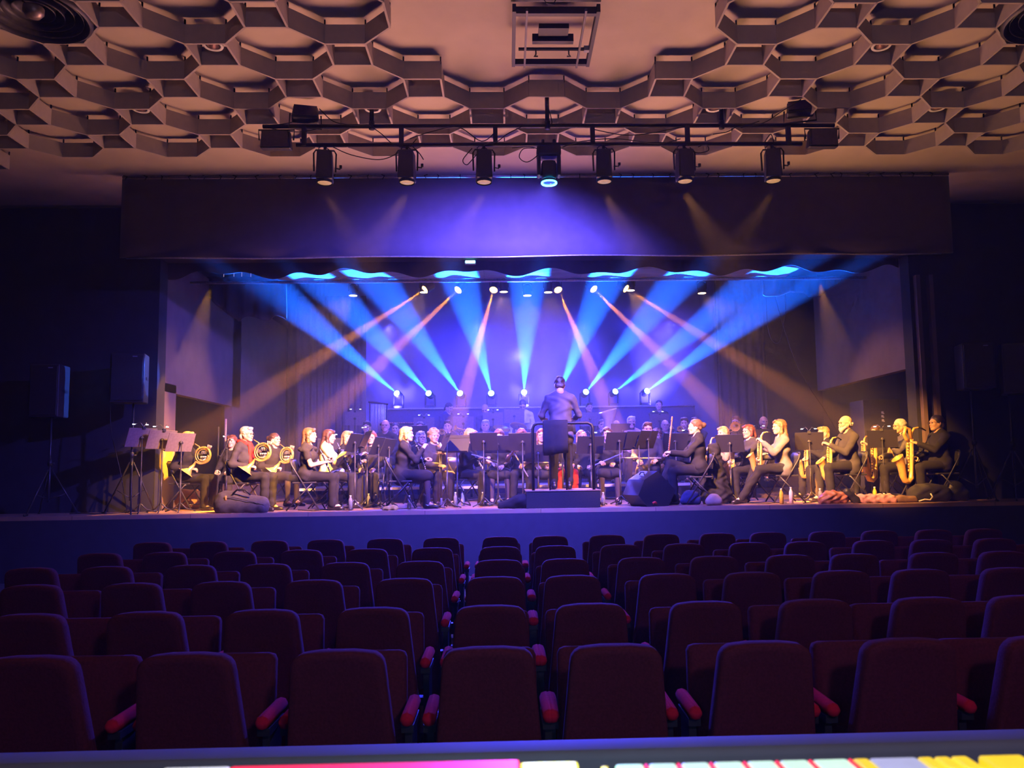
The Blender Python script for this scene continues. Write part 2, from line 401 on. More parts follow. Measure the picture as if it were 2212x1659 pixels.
cabs = [([(640,262),(610,268),(575,274),(640,285),(700,276)], 'around the left flood lamp'), ([(690,235),(720,262),(760,270),(800,272)], 'from the left tilted flood down to the bar'),
 ([(800,272),(825,290),(850,312),(880,318),(900,300)], 'looping beside the left hanging pole'), ([(885,300),(930,285),(990,275),(1040,305),(1070,285)], 'sagging left of the middle'),
 ([(1130,272),(1095,290),(1075,305),(1050,312),(1020,345),(1008,356),(1000,345),(1020,320)], 'hanging in a loop left of the moving head'), ([(1182,225),(1192,262),(1188,275)], 'running down the middle pole'),
 ([(1284,280),(1350,292),(1410,287),(1445,280),(1480,274)], 'sagging along the upper pipe right of the middle'), ([(1730,215),(1690,240),(1650,265),(1600,276)], 'from the right tilted flood down to the bar'),
 ([(1490,318),(1505,330),(1530,325),(1525,312),(1508,318)], 'coiled over the second lamp from the right'), ([(720,318),(760,335),(820,345),(860,330),(870,315)], 'sagging between the two left lamps'),
 ([(1106,320),(1150,318),(1165,330),(1140,350),(1122,340),(1130,322),(1155,320)], 'coil beside the moving head'), ([(1215,318),(1260,305),(1330,300),(1420,310),(1470,300)], 'tied between the right lamps'),
 ([(915,345),(905,330),(890,315)], 'short, at the second lamp'), ([(1650,310),(1665,290),(1672,312)], 'short loop above the rightmost lamp'), ([(1540,290),(1570,285),(1590,275),(1620,268),(1640,262)], 'at the right end of the upper pipe')]
for pts, lb in cabs:
    cable('cable', [wx(x, y, YB-.05-.03*(i % 2)) for i, (x, y) in enumerate(pts)], .006, 'thin black cable '+lb+(' on the lighting bar' if 'lamp' not in lb and 'bar' not in lb else ''), 'cables on the lighting bar')
# profile spots
me_body = MB(); me_body.rb((.20, .22, .37), .02, T3(0, 0, -.37), taper=.9, ty=.9); me_body.lathe([(.095,-.40),(.10,-.37),(.085,-.35)], 16)
me_body = me_body.mesh('lamp_body')
me_yoke = MB(); me_yoke.tube([(-.13, 0, -.25), (-.135, 0, -.02), (-.11, 0, .02), (.11, 0, .02), (.135, 0, -.02), (.13, 0, -.25)], .011, 6)
me_yoke.tube([(0,0,.02),(0,0,.09)], .018, 8); me_yoke = me_yoke.mesh('yoke')
me_knob = MB(); me_knob.tube([(.12,0,-.2),(.18,0,-.21),(.20,0,-.17)], .01, 6); me_knob.box((.19,0,-.18),(.03,.02,.04)); me_knob = me_knob.mesh('knob')
me_lens = MB(); me_lens.lathe([(.0001,-.40),(.05,-.395),(.085,-.39)], 18); me_lens = me_lens.mesh('lens')
me_cb = MB(); me_cb.tube([(-.06,.02,-.03),(-.08,.03,.06),(-.02,.04,.1),(.05,.03,.04),(.07,.02,-.04)], .006, 5); me_cb = me_cb.mesh('tail_cable')
M_LENS = mat('warm_lens', (.3,.25,.15), .2, emit=(1,.6,.25), es=.12)
nm = ['leftmost', 'second', 'third', 'fourth', 'fifth', 'rightmost']
wh = ['leftmost of the six black profile lamps under the lighting bar', 'black profile lamp with a blue glint, second from the left under the bar', 'black profile lamp directly left of the moving head',
      'black profile lamp directly right of the moving head', 'black profile lamp second from the right under the bar', 'rightmost of the six black profile lamps under the bar']
for i, px in enumerate(FOH):
    x = wx(px, 330).x
    t = thing('profile_spotlight', wh[i], 'stage light', (x, YB, zl-.09), rad([8,-4,6,-8,3,-12][i]), 'profile lamps under the hall lighting bar')
    put('lamp_body', me_body, M_BLKP, t); put('yoke', me_yoke, M_BLK, t); put('knob', me_knob, M_BLK, t); put('lens', me_lens, M_LENS, t); put('tail_cable', me_cb, M_BLK, t)
# moving head
t = thing('moving_head_light', 'moving head with a glowing cyan ring hanging at the middle of the lighting bar', 'stage light', (wx(1185, 330).x, YB, zl))
b = MB(); b.rb((.30, .22, .14), .03, T3(0, 0, -.18)); b.tube([(-.07,0,-.04),(-.07,0,.06)], .02, 6); b.tube([(.07,0,-.04),(.07,0,.06)], .02, 6); b.build('base', M_BLKP, t)
for s in (-1, 1):
    b = MB(); b.rb((.045, .14, .26), .02, T3(s*.125, 0, -.42)); b.build('yoke_arm', M_BLKP, t)
b = MB(); b.rb((.19, .19, .24), .05, T3(0, 0, -.46)); b.lathe([(.09,-.46),(.098,-.49),(.085,-.49)], 24); b.build('head', M_BLKP, t, True)
b = MB(); b.lathe([(.078,-.488),(.098,-.486),(.102,-.50),(.096,-.508),(.08,-.50),(.078,-.488)], 28); b.build('light_ring', mat('cyan_ring', (.1,.6,.9), .4, emit=(.05,.55,1), es=6), t, True)
b = MB(); b.lathe([(.0001,-.475),(.05,-.48),(.08,-.488)], 24); b.build('lens', mat('dark_lens', (.02,.03,.08), .1, emit=(.02,.1,1), es=.5), t, True)
# flood lamps
def flood(px, py, pitch, rz, w_, lab, yk):
    p = wx(px, py); t = thing('flood_lamp', lab, 'stage light', p, rad(rz), 'box flood lamps at the ends of the lighting bar')
    M = RX(pitch)
    b = MB(); b.rb((w_, .12, w_*.62), .02, M @ T3(0, 0, -w_*.31), taper=.88); b.build('housing', M_BLKP, t)
    b = MB(); b.box((0, -.07, 0), (w_*.84, .015, w_*.5), M); b.build('glass', mat('flood_glass', (.04,.03,.05), .12), t)
    b = MB(); b.tube([M @ Vector((-w_/2-.02,0,0)), (-w_/2-.03, 0, yk), (w_/2+.03, 0, yk), M @ Vector((w_/2+.02,0,0))], .011, 6); b.build('bracket', M_BLK, t)
    for k in range(4):
        pass
    b = MB(); b.box((0, .075, 0), (w_*.6, .03, w_*.4), M); b.build('heat_sink', M_BLK, t)
flood(660, 248, -24, 12, .33, 'flood lamp tilted upward on top of the left end of the bar', -.17)
flood(597, 303, 5, 0, .38, 'flood lamp hanging under the far left end of the bar', .13)
flood(1727, 237, -28, -16, .33, 'flood lamp tilted upward on top of the right end of the bar', -.16)
flood(1776, 300, 5, 0, .38, 'flood lamp hanging under the far right end of the bar', .13)

# ---------------------------------------------------------------- pelmet over the proscenium
def curtain(name, x0, x1, y, ztop, zbot, amp, wl, th, m, n=160, rows=6, wavy=None, arc=None):
    G = []
    for i in range(rows+1):
        row = []
        for j in range(n+1):
            x = x0+(x1-x0)*j/n; zt = ztop; zb = zbot+(wavy(x) if wavy else 0)
            z = zt+(zb-zt)*i/rows; yy = y+amp*sin(2*pi*x/wl+.6*sin(x*1.7))*(0.3+.7*i/rows)
            row.append((x, yy, z))
        G.append(row)
    b = MB(); b.sheet(G, th); return b
YV = 11.7
vt, vb = W(1150, 384, YV).z, W(1150, 552, YV).z
vx0, vx1 = W(263, 450, YV).x, W(2053, 450, YV).x
t = thing('pelmet', 'wide dark cloth pelmet tied along its top, hanging across the stage opening', 'pelmet', (0, YV, vt))
b = curtain('c', vx0, vx1, 0, 0, vb-vt, .012, 1.9, .02, M_VAL, 90, 4, lambda x: .012*sin(x*1.9)); b.build('cloth', M_VAL, t, True)
b = MB(); b.tube([(vx0, 0, .03), (vx1, 0, .03)], .022, 8); b.build('top_pipe', mat('pale_pipe', (.4,.33,.3), .5, .3), t, True)
b = MB(); b.tube([(vx0+.1+(vx1-vx0-.3)*k/20, -.012+.0*k, vb-vt+.012*sin((vx0+.1+(vx1-vx0-.3)*k/20)*1.9)-.012) for k in range(21)], .012, 6); b.build('bottom_pipe', mat('steel_pipe', (.45,.45,.5), .3, .8), t, True)
for k in range(46):
    x = vx0+.05+(vx1-vx0-.1)*(k+.5*random.random())/46
    b = MB(); a = random.uniform(-.05, .05)
    b.tube([(x+a, -.03, -.03), (x, -.035, .03), (x, 0, .045), (x, .03, .02)], .007, 4); b.tube([(x, -.03, .03), (x+a*1.4, -.04, .045)], .006, 4); b.build('tie', M_BLK, t)
for px, lab in ((797,'left'),(943,'mid'),(1213,'ctr')):
    pass
# border and masking above the stage
YO = 13.34
bz = W(1100, 588, YO).z
def wav(x): return .05*sin(x*3.3+1.2*sin(x*.9))+.035*sin(x*7.1)
b = curtain('border', -6.6, 6.6, YO, 6.6, bz, .05, .8, .015, M_BORDER, 200, 5, wav)
tag(b.build('border_curtain', M_BORDER, None, True), 'black border curtain with a wavy hem just behind the pelmet', 'curtain')
YM = 14.2
t = thing('lit_batten', 'long steel batten with crumpled mesh cloth catching the cyan beams above the stage', 'batten', (0, YM, W(1100, 606, YM).z))
b = MB(); b.tube([(-6.4, 0, 0), (6.4, 0, 0)], .028, 10); b.build('pipe', mat('batten_steel', (.5,.5,.55), .35, .6), t, True)
M_MESH = wood('mesh_cloth', (.5, .55, .6), (.35, .4, .5), .8, .07)
G = [[(x, -.02-.78*(i/6), .03+.012*sin(x*9+i)+.02*(i/6)*sin(x*3.3)) for x in [-4.75+9.6*j/220 for j in range(221)]] for i in range(7)]
b = MB(); b.sheet(G, .006); b.build('mesh_cloth', M_MESH, t, True)
# gathered drapes left and right under the border
def drape(px0, px1, py0, prof, lab, Y=15.2):
    G = []; n = 60
    for i in range(9):
        row = []
        for j in range(n+1):
            u = j/n; px = px0+(px1-px0)*u; pb = prof(u); py = py0+(pb-py0)*i/8
            p = W(px, py, Y); row.append((p.x, Y+.06*sin(u*34)*(.4+.6*i/8), p.z))
        G.append(row)
    b = MB(); b.sheet(G, .015); tag(b.build('leg_curtain', M_DRAPE, None, True), lab, 'curtain', 'gathered side drapes')
drape(437, 618, 598, lambda u: 612+76*min(1, (u/.38))**.6+5*sin(u*19)*(u > .4), 'short dark drape with a curved side, hanging upper left over the stage')
drape(1648, 1818, 596, lambda u: 636+5*sin(u*12)-(26*max(0, (u-.72)/.28)**1.5), 'short dark drape with a glinting hem, hanging upper right over the stage')
# dark legs masking the sides at the back
for x0, x1, lb in ((-6.3, -5.35, 'left'), (5.2, 6.5, 'right')):
    b = curtain('leg', x0, x1, 20.3, 7.5, 1.03, .07, .22, .02, M_DRAPE, 90, 4); tag(b.build('leg_curtain', M_DRAPE, None, True), 'tall pleated black curtain at the %s edge of the blue backcloth' % lb, 'curtain', 'tall masking curtains at the back')
b = curtain('cyc', -5.4, 5.3, 20.75, 7.6, 1.03, .015, 1.2, .01, M_CYC, 100, 3); tag(b.build('backcloth', M_CYC, None, True), 'large smooth cloth glowing blue across the back of the stage', 'backcloth')
# pleated curtain panel left of the chimes
b = curtain('pc', W(640, 850, 19.6).x, W(790, 850, 19.6).x, 19.6, W(700, 640, 19.6).z, 1.03, .05, .16, .015, M_DRAPE, 90, 3); tag(b.build('pleated_curtain', mat('brown_pleats', (.11,.075,.09), .9), None, True), 'brownish pleated curtain standing left of the tubular chimes', 'curtain')
# back platform
zt = W(1150, 880, 19.7).z
t = thing('raised_platform', 'high black platform with a pale edge rail carrying the moving heads', 'platform', (0, 20.15, 1.0))
xa, xb = W(830, 880, 19.7).x, W(1502, 877, 19.7).x
b = MB(); b.box(((xa+xb)/2, .02, (zt-1)/2), (xb-xa, .8, zt-1.0)); b.build('deck', mat('platform_skirt', (.04,.04,.09), .9), t)
b = MB(); b.tube([(xa, -.42, zt-1), (xb, -.42, zt-1)], .022, 8); b.build('edge_rail', mat('pale_rail', (.55,.5,.55), .4, .3), t, True)
zp = zt
M_GLOW = mat('beam_lens', (.6,.9,1), .3, emit=(.25,.85,1), es=25)
hl = ['first', 'second', 'third', 'fourth', 'fifth', 'sixth', 'seventh', 'eighth', 'ninth']
mb_ = MB(); mb_.rb((.26, .26, .12), .02); mb_ = mb_.mesh('base')
my_ = MB(); my_.rb((.04, .12, .3), .015, T3(-.12, 0, .1)); my_.rb((.04, .12, .3), .015, T3(.12, 0, .1)); my_ = my_.mesh('yoke')
mh_ = MB(); mh_.lathe([(.06,-.14),(.095,-.08),(.10,.08),(.085,.12)], 16, cap=True); mh_ = mh_.mesh('head')
ml_ = MB(); ml_.lathe([(.0001,.128),(.04,.13),(.075,.122)], 16); ml_ = ml_.mesh('lens')
for i, (p, tg) in enumerate(HP):
    t = thing('beam_moving_head', 'moving head on the back platform throwing a cyan beam, %s from the left' % hl[i], 'stage light', (p.x, p.y, zp+.002), 0, 'beam moving heads on the back platform')
    put('base', mb_, M_BLKP, t); put('yoke', my_, M_BLKP, t)
    Mh = Matrix.Translation(p-Vector(t.location)) @ (tg-p).to_track_quat('Z', 'Y').to_matrix().to_4x4()
    for nme, me, mm in (('head', mh_, M_BLKP), ('lens', ml_, M_GLOW)):
        o = put(nme, me, mm, t); o.matrix_local = Mh
# over-stage bar with the warm lamps
zb_ = max(p.z for p in PP)+.30
t = thing('overstage_bar', 'black lamp bar across the stage just under the lit batten', 'lighting bar', (0, 16.3, zb_))
b = MB(); b.tube([(-5.2, 0, 0), (5.6, 0, 0)], .025, 8); b.build('pipe', M_BLK, t, True)
for x in (-4, 0, 4): b = MB(); b.tube([(x, 0, 0), (x, 0, 8.195-zb_)], .006, 5); b.build('wire', M_BLK, t)
def stem(t, p): b = MB(); b.tube([(0, 0, .2), (0, 16.3-p.y, zb_-p.z)], .012, 6); b.build('stem', M_BLK, t)
mc = MB(); mc.lathe([(.05,.14),(.085,.10),(.09,-.10),(.095,-.10),(.09,.11),(.05,.15)], 16); mc = mc.mesh('can')
mcl = MB(); mcl.lathe([(.0001,-.092),(.05,-.095),(.085,-.098)], 16); mcl = mcl.mesh('lens')
mcy = MB(); mcy.tube([(-.1,0,0),(-.1,0,.16),(0,0,.2),(.1,0,.16),(.1,0,0)], .008, 5); mcy = mcy.mesh('yoke')
M_WG = mat('warm_glow_lens', (1,.8,.5), .3, emit=(1,.62,.25), es=9); M_AG = mat('amber_glow_lens', (1,.5,.2), .3, emit=(1,.42,.06), es=12)
pl = ['far left', 'left', 'left of middle', 'middle', 'right of middle', 'right', 'far right']
for i, p in enumerate(PP):
    t = thing('par_can', 'black par can with a warm white lens, %s on the over-stage bar' % pl[i], 'stage light', p, 0, 'warm par cans over the stage')
    put('can', mc, M_BLK, t); put('lens', mcl, M_WG, t); put('yoke', mcy, M_BLK, t); stem(t, p)
al = ['outermost left', 'second from left', 'just left of centre', 'just right of centre', 'second from right', 'outermost right']
for i, (p, tg, k) in enumerate(AP):
    t = thing('amber_spotlight', 'small spotlight throwing an orange beam down through the haze, %s' % al[i], 'stage light', p, 0, 'amber beam lamps over the stage')
    Mh = (p-tg).to_track_quat('Z', 'Y').to_matrix().to_4x4()
    for nme, me, mm in (('can', mc, M_BLK), ('lens', mcl, M_AG)):
        o = put(nme, me, mm, t); o.matrix_local = Mh
    put('yoke', mcy, M_BLK, t); stem(t, p)
# cool work light behind the pelmet
p = W(1016, 567, 13.2)
t = thing('work_light', 'small cyan work light glowing between the pelmet and the border', 'light', p)
b = MB(); b.rb((.2, .08, .07), .02, T3(0, 0, -.035)); b.build('housing', M_WHITE, t)
b = MB(); b.rb((.17, .02, .045), .008, T3(0, -.045, -.022)); b.build('lens', mat('cyan_lens', (.2,.8,1), .3, emit=(.2,.9,1), es=5), t)

lamp('POINT', 'rear_fill', (.6, -.7, 2.9), (.60, .46, .80), 80, r=.15)  # added fill lifting the seat backs and ceiling boards, no such fixture

lamp('SPOT', 'console_glow_fill', (-.5, .75, 1.36), (.35, .75, .9), 14, (-.5, 6, 1.0), 110, 1, r=.1)  # added teal spot at the console, imitating lens glare over the nearest seats

for px, k in ((330, 1), (1900, .8)):
    x = XA(px, 12.7, STZ); lamp('SPOT', 'floor_streak_fill', (x*.93, 13.75, 5.0), (1, .42, .02), 700*k, (x, 12.75, STZ), 26, .4, .03)  # added amber spots hidden by the border, brightening the floor streaks
lamp('SPOT', 'speaker_side_fill', (-.2, 13.75, 4.75), (.05, .15, 1), 6000, W(136, 846, 12.5), 7, .2, .02)  # added blue spot that only lights the side of the far left loudspeaker
# ---------------------------------------------------------------- risers on the stage
R1, R2 = .30, .50
def riser(name, x0, x1, y0, y1, h, lab):
    t = thing(name, lab, 'riser', ((x0+x1)/2, (y0+y1)/2, STZ+.0005))
    b = MB(); b.box((0, .0, h-.02), (x1-x0, y1-y0, .04)); b.build('top', M_RISER, t)
    b = MB(); b.box((0, -(y1-y0)/2-.008, h-.025), (x1-x0, .012, .05)); b.build('edge_strip', M_RISEDGE, t)
    n = max(2, int((x1-x0)/1.4)+1)
    for k in range(n):
        for yy in (-(y1-y0)/2+.05, (y1-y0)/2-.05):
            x = -(x1-x0)/2+.04+(x1-x0-.08)*k/(n-1); b = MB(); b.box((x, yy, (h-.04)/2), (.05, .05, h-.04)); b.build('leg', M_DKM, t)
riser('riser', -4.6, 4.4, 15.0, 17.2, R1, 'low black riser with a pale front edge under the brass players')
riser('riser', -4.2, 4.4, 17.25, 19.4, R2, 'higher black riser at the back under the percussion players')

# ---------------------------------------------------------------- theatre seats
def seat_meshes():
    out = {}
    b = MB(); R = []     # reclined padded back: rounded outline swept front to back
    def outl(ins):
        w0, w1, z0, z1, r = .215-ins, .178-ins, .18+ins, .95-ins, .06
        pts = [(-w0, z0), (-w0-.002, .45)]
        for k in range(5): a = pi-pi/2*k/4; pts.append((-w1+r+r*cos(a), z1-r+r*sin(a)))
        for k in range(1, 4): pts.append((-w1+r+(2*w1-2*r)*k/4, z1+.006))
        for k in range(5): a = pi/2-pi/2*k/4; pts.append((w1-r+r*cos(a), z1-r+r*sin(a)))
        pts += [(w0+.002, .45), (w0, z0)]
        return pts
    for yy, ins in ((-.045, .03), (-.05, .008), (-.035, 0), (.03, 0), (.045, .008), (.05, .03)):
        R.append([(x, yy-(z-.4)*.22, z) for x, z in outl(ins)])
    b.rings(R); out['backrest'] = b.mesh('backrest', True)
    b = MB(); b.rb((.42, .09, .42), .03, T3(0, .30, .43) @ RX(-6), taper=.97, n=4); out['seat'] = b.mesh('seat', True)
    b = MB(); b.rb((.055, .30, .055), .024, T3(0, .16, .615), n=4); out['armrest'] = b.mesh('armrest', True)
    b = MB(); b.box((0, .17, .44), (.03, .16, .34)); b.box((0, .15, .14), (.035, .07, .28)); b.box((0, .17, .012), (.07, .34, .02)); b.box((0,.15,.6),(.05,.2,.03))
    out['side_support'] = b.mesh('side_support')
    b = MB(); b.box((0, .05, .27), (.46, .06, .05)); b.box((0, .12, .43), (.46, .05, .04)); out['cross_rail'] = b.mesh('cross_rail')
    return out
SM = seat_meshes()
cols = [(-.08, 0), (.42, 1), (1.01, 2), (1.56, 3), (2.14, 4), (2.66, 5), (3.26, 6), (3.8, 7), (4.36, 8), (4.89, 9), (-.67, -1), (-1.23, -2), (-1.82, -3), (-2.38, -4), (-3.0, -5), (-3.55, -6)]
rows = [3.16, 4.06, 5.08, 5.98, 6.95, 7.93]
rown = ['nearest row to the desk', 'second row from the desk', 'third row from the desk', 'third row from the stage', 'second row from the stage', 'first row at the stage']
nth = ['', 'first', 'second', 'third', 'fourth', 'fifth', 'sixth', 'seventh', 'eighth', 'ninth']
for ri, y in enumerate(rows):
    for cx, c in cols:
        if abs(cx*FPX/y) > 1250: continue
        jit = random.uniform(-.012, .012)
        x = CP[0]+cx+jit
        if c == 0: lab = 'maroon tip-up seat in the middle column, %s' % rown[ri]
        else: lab = 'maroon seat, %s %s of the middle column, %s' % (nth[abs(c)], 'left' if c < 0 else 'right', rown[ri])
        t = thing('theatre_seat', lab, 'seat', (x, y, 0), random.uniform(-.01, .01), 'maroon theatre seats in the hall')
        for nme in ('backrest', 'seat', 'cross_rail'):
            put(nme, SM[nme], M_BLK if nme == 'cross_rail' else M_SEAT, t)
        for s in (-1, 1):
            k = .243
            o = put('armrest', SM['armrest'], M_PAD, t); o.location.x = s*k
            o = put('side_support', SM['side_support'], M_DKM, t); o.location.x = s*k

# ---------------------------------------------------------------- sound desk in the foreground
pz = W(1106, 1612, 2.15).z
b = MB(); b.rb((9, .12, pz), .02, T3(0, 2.15, 0)); struct(b.build('wall_desk_partition', mat('partition_grey', (.16,.19,.20), .7, var=.06, scale=6), None, True))
dz = .98
t = thing('lighting_console', 'blurred lighting console with lit coloured button strips along the bottom of the view', 'console', (0, .62, dz))
def crow(px): return W(px, 1652, .80).x
zt = W(1106, 1650, .80).z
M_CON = mat('console_grey', (.12,.13,.14), .5)
b = MB(); b.rb((1.7, .36, .10), .01, T3(CP[0], 0, zt-.125-dz) ); b.build('body', M_CON, t)
def strip(x0, x1, y0, m, nme='button_strip', off=0, dy=.04):
    a, c = crow(x0), crow(x1); b = MB(); b.rb((c-a, dy, .012), .003, T3((a+c)/2, .80-.62+y0-.02, zt-.014-dz+off)); return b.build(nme, m, t)
E_ = lambda n, c, s: mat(n, c, .4, emit=c, es=s)
MW, MR, MY, MG, MP = E_('lit_white', (.75,.8,.75), .45), E_('lit_red', (.9,.03,.06), .6), E_('lit_yellow', (.9,.65,.02), .45), E_('lit_mint', (.55,.85,.55), .5), E_('lit_grey', (.45,.5,.6), .35)
strip(355, 500, .0, MW, off=.007); strip(500, 1122, 0, MR, off=.007); strip(1124, 1248, 0, MY, off=.004); strip(1296, 1314, 0, MY, off=-.001)
xs = [1326, 1398, 1468, 1538, 1610, 1680, 1752, 1838]
for i in range(7): strip(xs[i]+2, xs[i+1]-9, 0, MG); strip(xs[i+1]-8, xs[i+1], 0, MR, 'lit_divider')
strip(1840, 1874, 0, MY); strip(1876, 1978, 0, MP)
for a, c in ((1980, 2012), (2016, 2048), (2052, 2088), (2112, 2205)): strip(a, c, 0, MY)
t2 = thing('desk', 'dark sound desk table carrying the lighting console', 'table', (CP[0], .42, 0))
b = MB(); b.rb((2.6, .8, .04), .01, T3(0, 0, zt-.17)); b.build('tabletop', M_BLKP, t2)
for sx in (-1.2, 1.2):
    for sy in (-.34, .34): b = MB(); b.box((sx, sy, (zt-.17)/2), (.05, .05, zt-.17)); b.build('leg', M_BLK, t2)
# ---------------------------------------------------------------- smooth bodies from a distance field
def snet(F, org, h):
    s = F < 0
    c = s[:-1,:-1,:-1].astype(np.int8)
    for i, j, k in ((1,0,0),(0,1,0),(0,0,1),(1,1,0),(1,0,1),(0,1,1),(1,1,1)):
        c = c+s[i:F.shape[0]-1+i, j:F.shape[1]-1+j, k:F.shape[2]-1+k]
    idx = np.argwhere((c > 0) & (c < 8)); n = len(idx)
    ids = np.full(c.shape, -1, np.int32); ids[tuple(idx.T)] = np.arange(n)
    acc = np.zeros((n, 3)); cnt = np.zeros(n)
    C = [(a, b, d) for a in (0, 1) for b in (0, 1) for d in (0, 1)]
    V = {q: F[idx[:,0]+q[0], idx[:,1]+q[1], idx[:,2]+q[2]] for q in C}
    for a in C:
        for ax in range(3):
            if a[ax]: continue
            b = list(a); b[ax] = 1; b = tuple(b)
            va, vb = V[a], V[b]; m = (va < 0) != (vb < 0)
            t = va[m]/(va[m]-vb[m]); p = np.tile(np.array(a, float), (m.sum(), 1)); p[:, ax] += t
            acc[m] += p; cnt[m] += 1
    verts = (idx+acc/cnt[:, None])*h+org
    faces = []
    for ax in range(3):
        u, v = (ax+1) % 3, (ax+2) % 3
        sl0 = [slice(None)]*3; sl1 = [slice(None)]*3; sl0[ax] = slice(0, -1); sl1[ax] = slice(1, None)
        a, b = s[tuple(sl0)], s[tuple(sl1)]
        e = np.argwhere(a != b)
        e = e[(e[:, u] > 0) & (e[:, v] > 0) & (e[:, u] < c.shape[u]) & (e[:, v] < c.shape[v])]
        if not len(e): continue
        def g(du, dv):
            q = e.copy(); q[:, u] -= du; q[:, v] -= dv; return ids[tuple(q.T)]
        Q = np.stack([g(1, 1), g(0, 1), g(0, 0), g(1, 0)], 1)
        fl = ~a[tuple(e.T)]; Q[fl] = Q[fl][:, ::-1]
        faces.append(Q)
    return verts, np.concatenate(faces) if faces else np.zeros((0, 4), int)
class SDF:
    "prims: ('c', a, b, ra, rb, flat_dir, flat) round cone; ('e', centre, radii, matrix3) ellipsoid; sign -1 cuts"
    def __init__(s): s.p = []
    def c(s, a, b, ra, rb=None, k=.03, fd=None, fl=1, cut=0): s.p.append(('c', np.array(a, float), np.array(b, float), ra, ra if rb is None else rb, k, fd, fl, cut)); return s
    def e(s, c, r, R=None, k=.02, cut=0): s.p.append(('e', np.array(c, float), np.array(r, float), R, None, k, None, 1, cut)); return s
    def run(s, h, g=0, fold=0, fs=30):
        lo = np.full(3, 9.); hi = -lo
        for p in s.p:
            if p[8]: continue
            if p[0] == 'c': r = max(p[3], p[4])+g; q = np.stack([p[1], p[2]])
            else: r = max(p[2])+g; q = p[1][None]
            lo = np.minimum(lo, q.min(0)-r); hi = np.maximum(hi, q.max(0)+r)
        lo -= 3*h; hi += 3*h; N = np.ceil((hi-lo)/h).astype(int)+1
        F = np.full(N, .2); ax = [lo[i]+h*np.arange(N[i]) for i in range(3)]
        for kind, a, b, ra, rb, k, fd, fl, cut in s.p:
            if kind == 'c': r = max(ra, rb)*max(1, fl); q = np.stack([a, b])
            else: r = max(b); q = a[None]
            m = r+g+k+3*h
            i0 = np.maximum(((q.min(0)-m-lo)/h).astype(int), 0); i1 = np.minimum(((q.max(0)+m-lo)/h).astype(int)+2, N)
            if (i1 <= i0).any(): continue
            X, Y, Z = np.meshgrid(*[ax[i][i0[i]:i1[i]] for i in range(3)], indexing='ij', sparse=True)
            if kind == 'c':
                ba = b-a; L = ba@ba+1e-12; px, py, pz = X-a[0], Y-a[1], Z-a[2]
                t = np.clip((px*ba[0]+py*ba[1]+pz*ba[2])/L, 0, 1)
                dx, dy, dz = px-t*ba[0], py-t*ba[1], pz-t*ba[2]
                if fd is not None:
                    dn = (dx*fd[0]+dy*fd[1]+dz*fd[2])*(1/fl-1); dx, dy, dz = dx+dn*fd[0], dy+dn*fd[1], dz+dn*fd[2]
                d = np.sqrt(dx*dx+dy*dy+dz*dz)-(ra+(rb-ra)*t)
            else:
                px, py, pz = X-a[0], Y-a[1], Z-a[2]
                if ra is not None:
                    R = ra; px, py, pz = (px*R[0,0]+py*R[1,0]+pz*R[2,0], px*R[0,1]+py*R[1,1]+pz*R[2,1], px*R[0,2]+py*R[1,2]+pz*R[2,2])
                q_ = np.sqrt((px/b[0])**2+(py/b[1])**2+(pz/b[2])**2); d = (q_-1)*min(b)
            d = d-(g if not cut else 0)
            sub = F[i0[0]:i1[0], i0[1]:i1[1], i0[2]:i1[2]]
            if cut:
                d = -d; hh = np.clip(.5-.5*(sub-d)/k, 0, 1); sub[...] = sub+(d-sub)*hh+k*hh*(1-hh)
            else:
                hh = np.clip(.5+.5*(sub-d)/k, 0, 1); sub[...] = sub+(d-sub)*hh-k*hh*(1-hh)
        if fold:
            X, Y, Z = np.meshgrid(*ax, indexing='ij', sparse=True)
            F = F+fold*np.sin(fs*X+2.5*np.sin(fs*.55*Z+1))*np.sin(fs*.8*Z+2*np.sin(fs*.4*Y))
        return snet(F, lo, h)
def npmesh(name, v, f, mi=None, smooth=True):
    me = bpy.data.meshes.new(name); nf = len(f)
    me.vertices.add(len(v)); me.vertices.foreach_set('co', np.asarray(v, np.float32).ravel())
    me.loops.add(nf*4); me.loops.foreach_set('vertex_index', np.asarray(f, np.int32).ravel())
    me.polygons.add(nf); me.polygons.foreach_set('loop_start', np.arange(0, nf*4, 4, dtype=np.int32))
    if mi is not None: me.polygons.foreach_set('material_index', np.asarray(mi, np.int32))
    me.polygons.foreach_set('use_smooth', np.ones(nf, bool)); me.update(calc_edges=True); return me
def xf(v, M):
    A = np.array(M); return v@A[:3, :3].T+A[:3, 3]

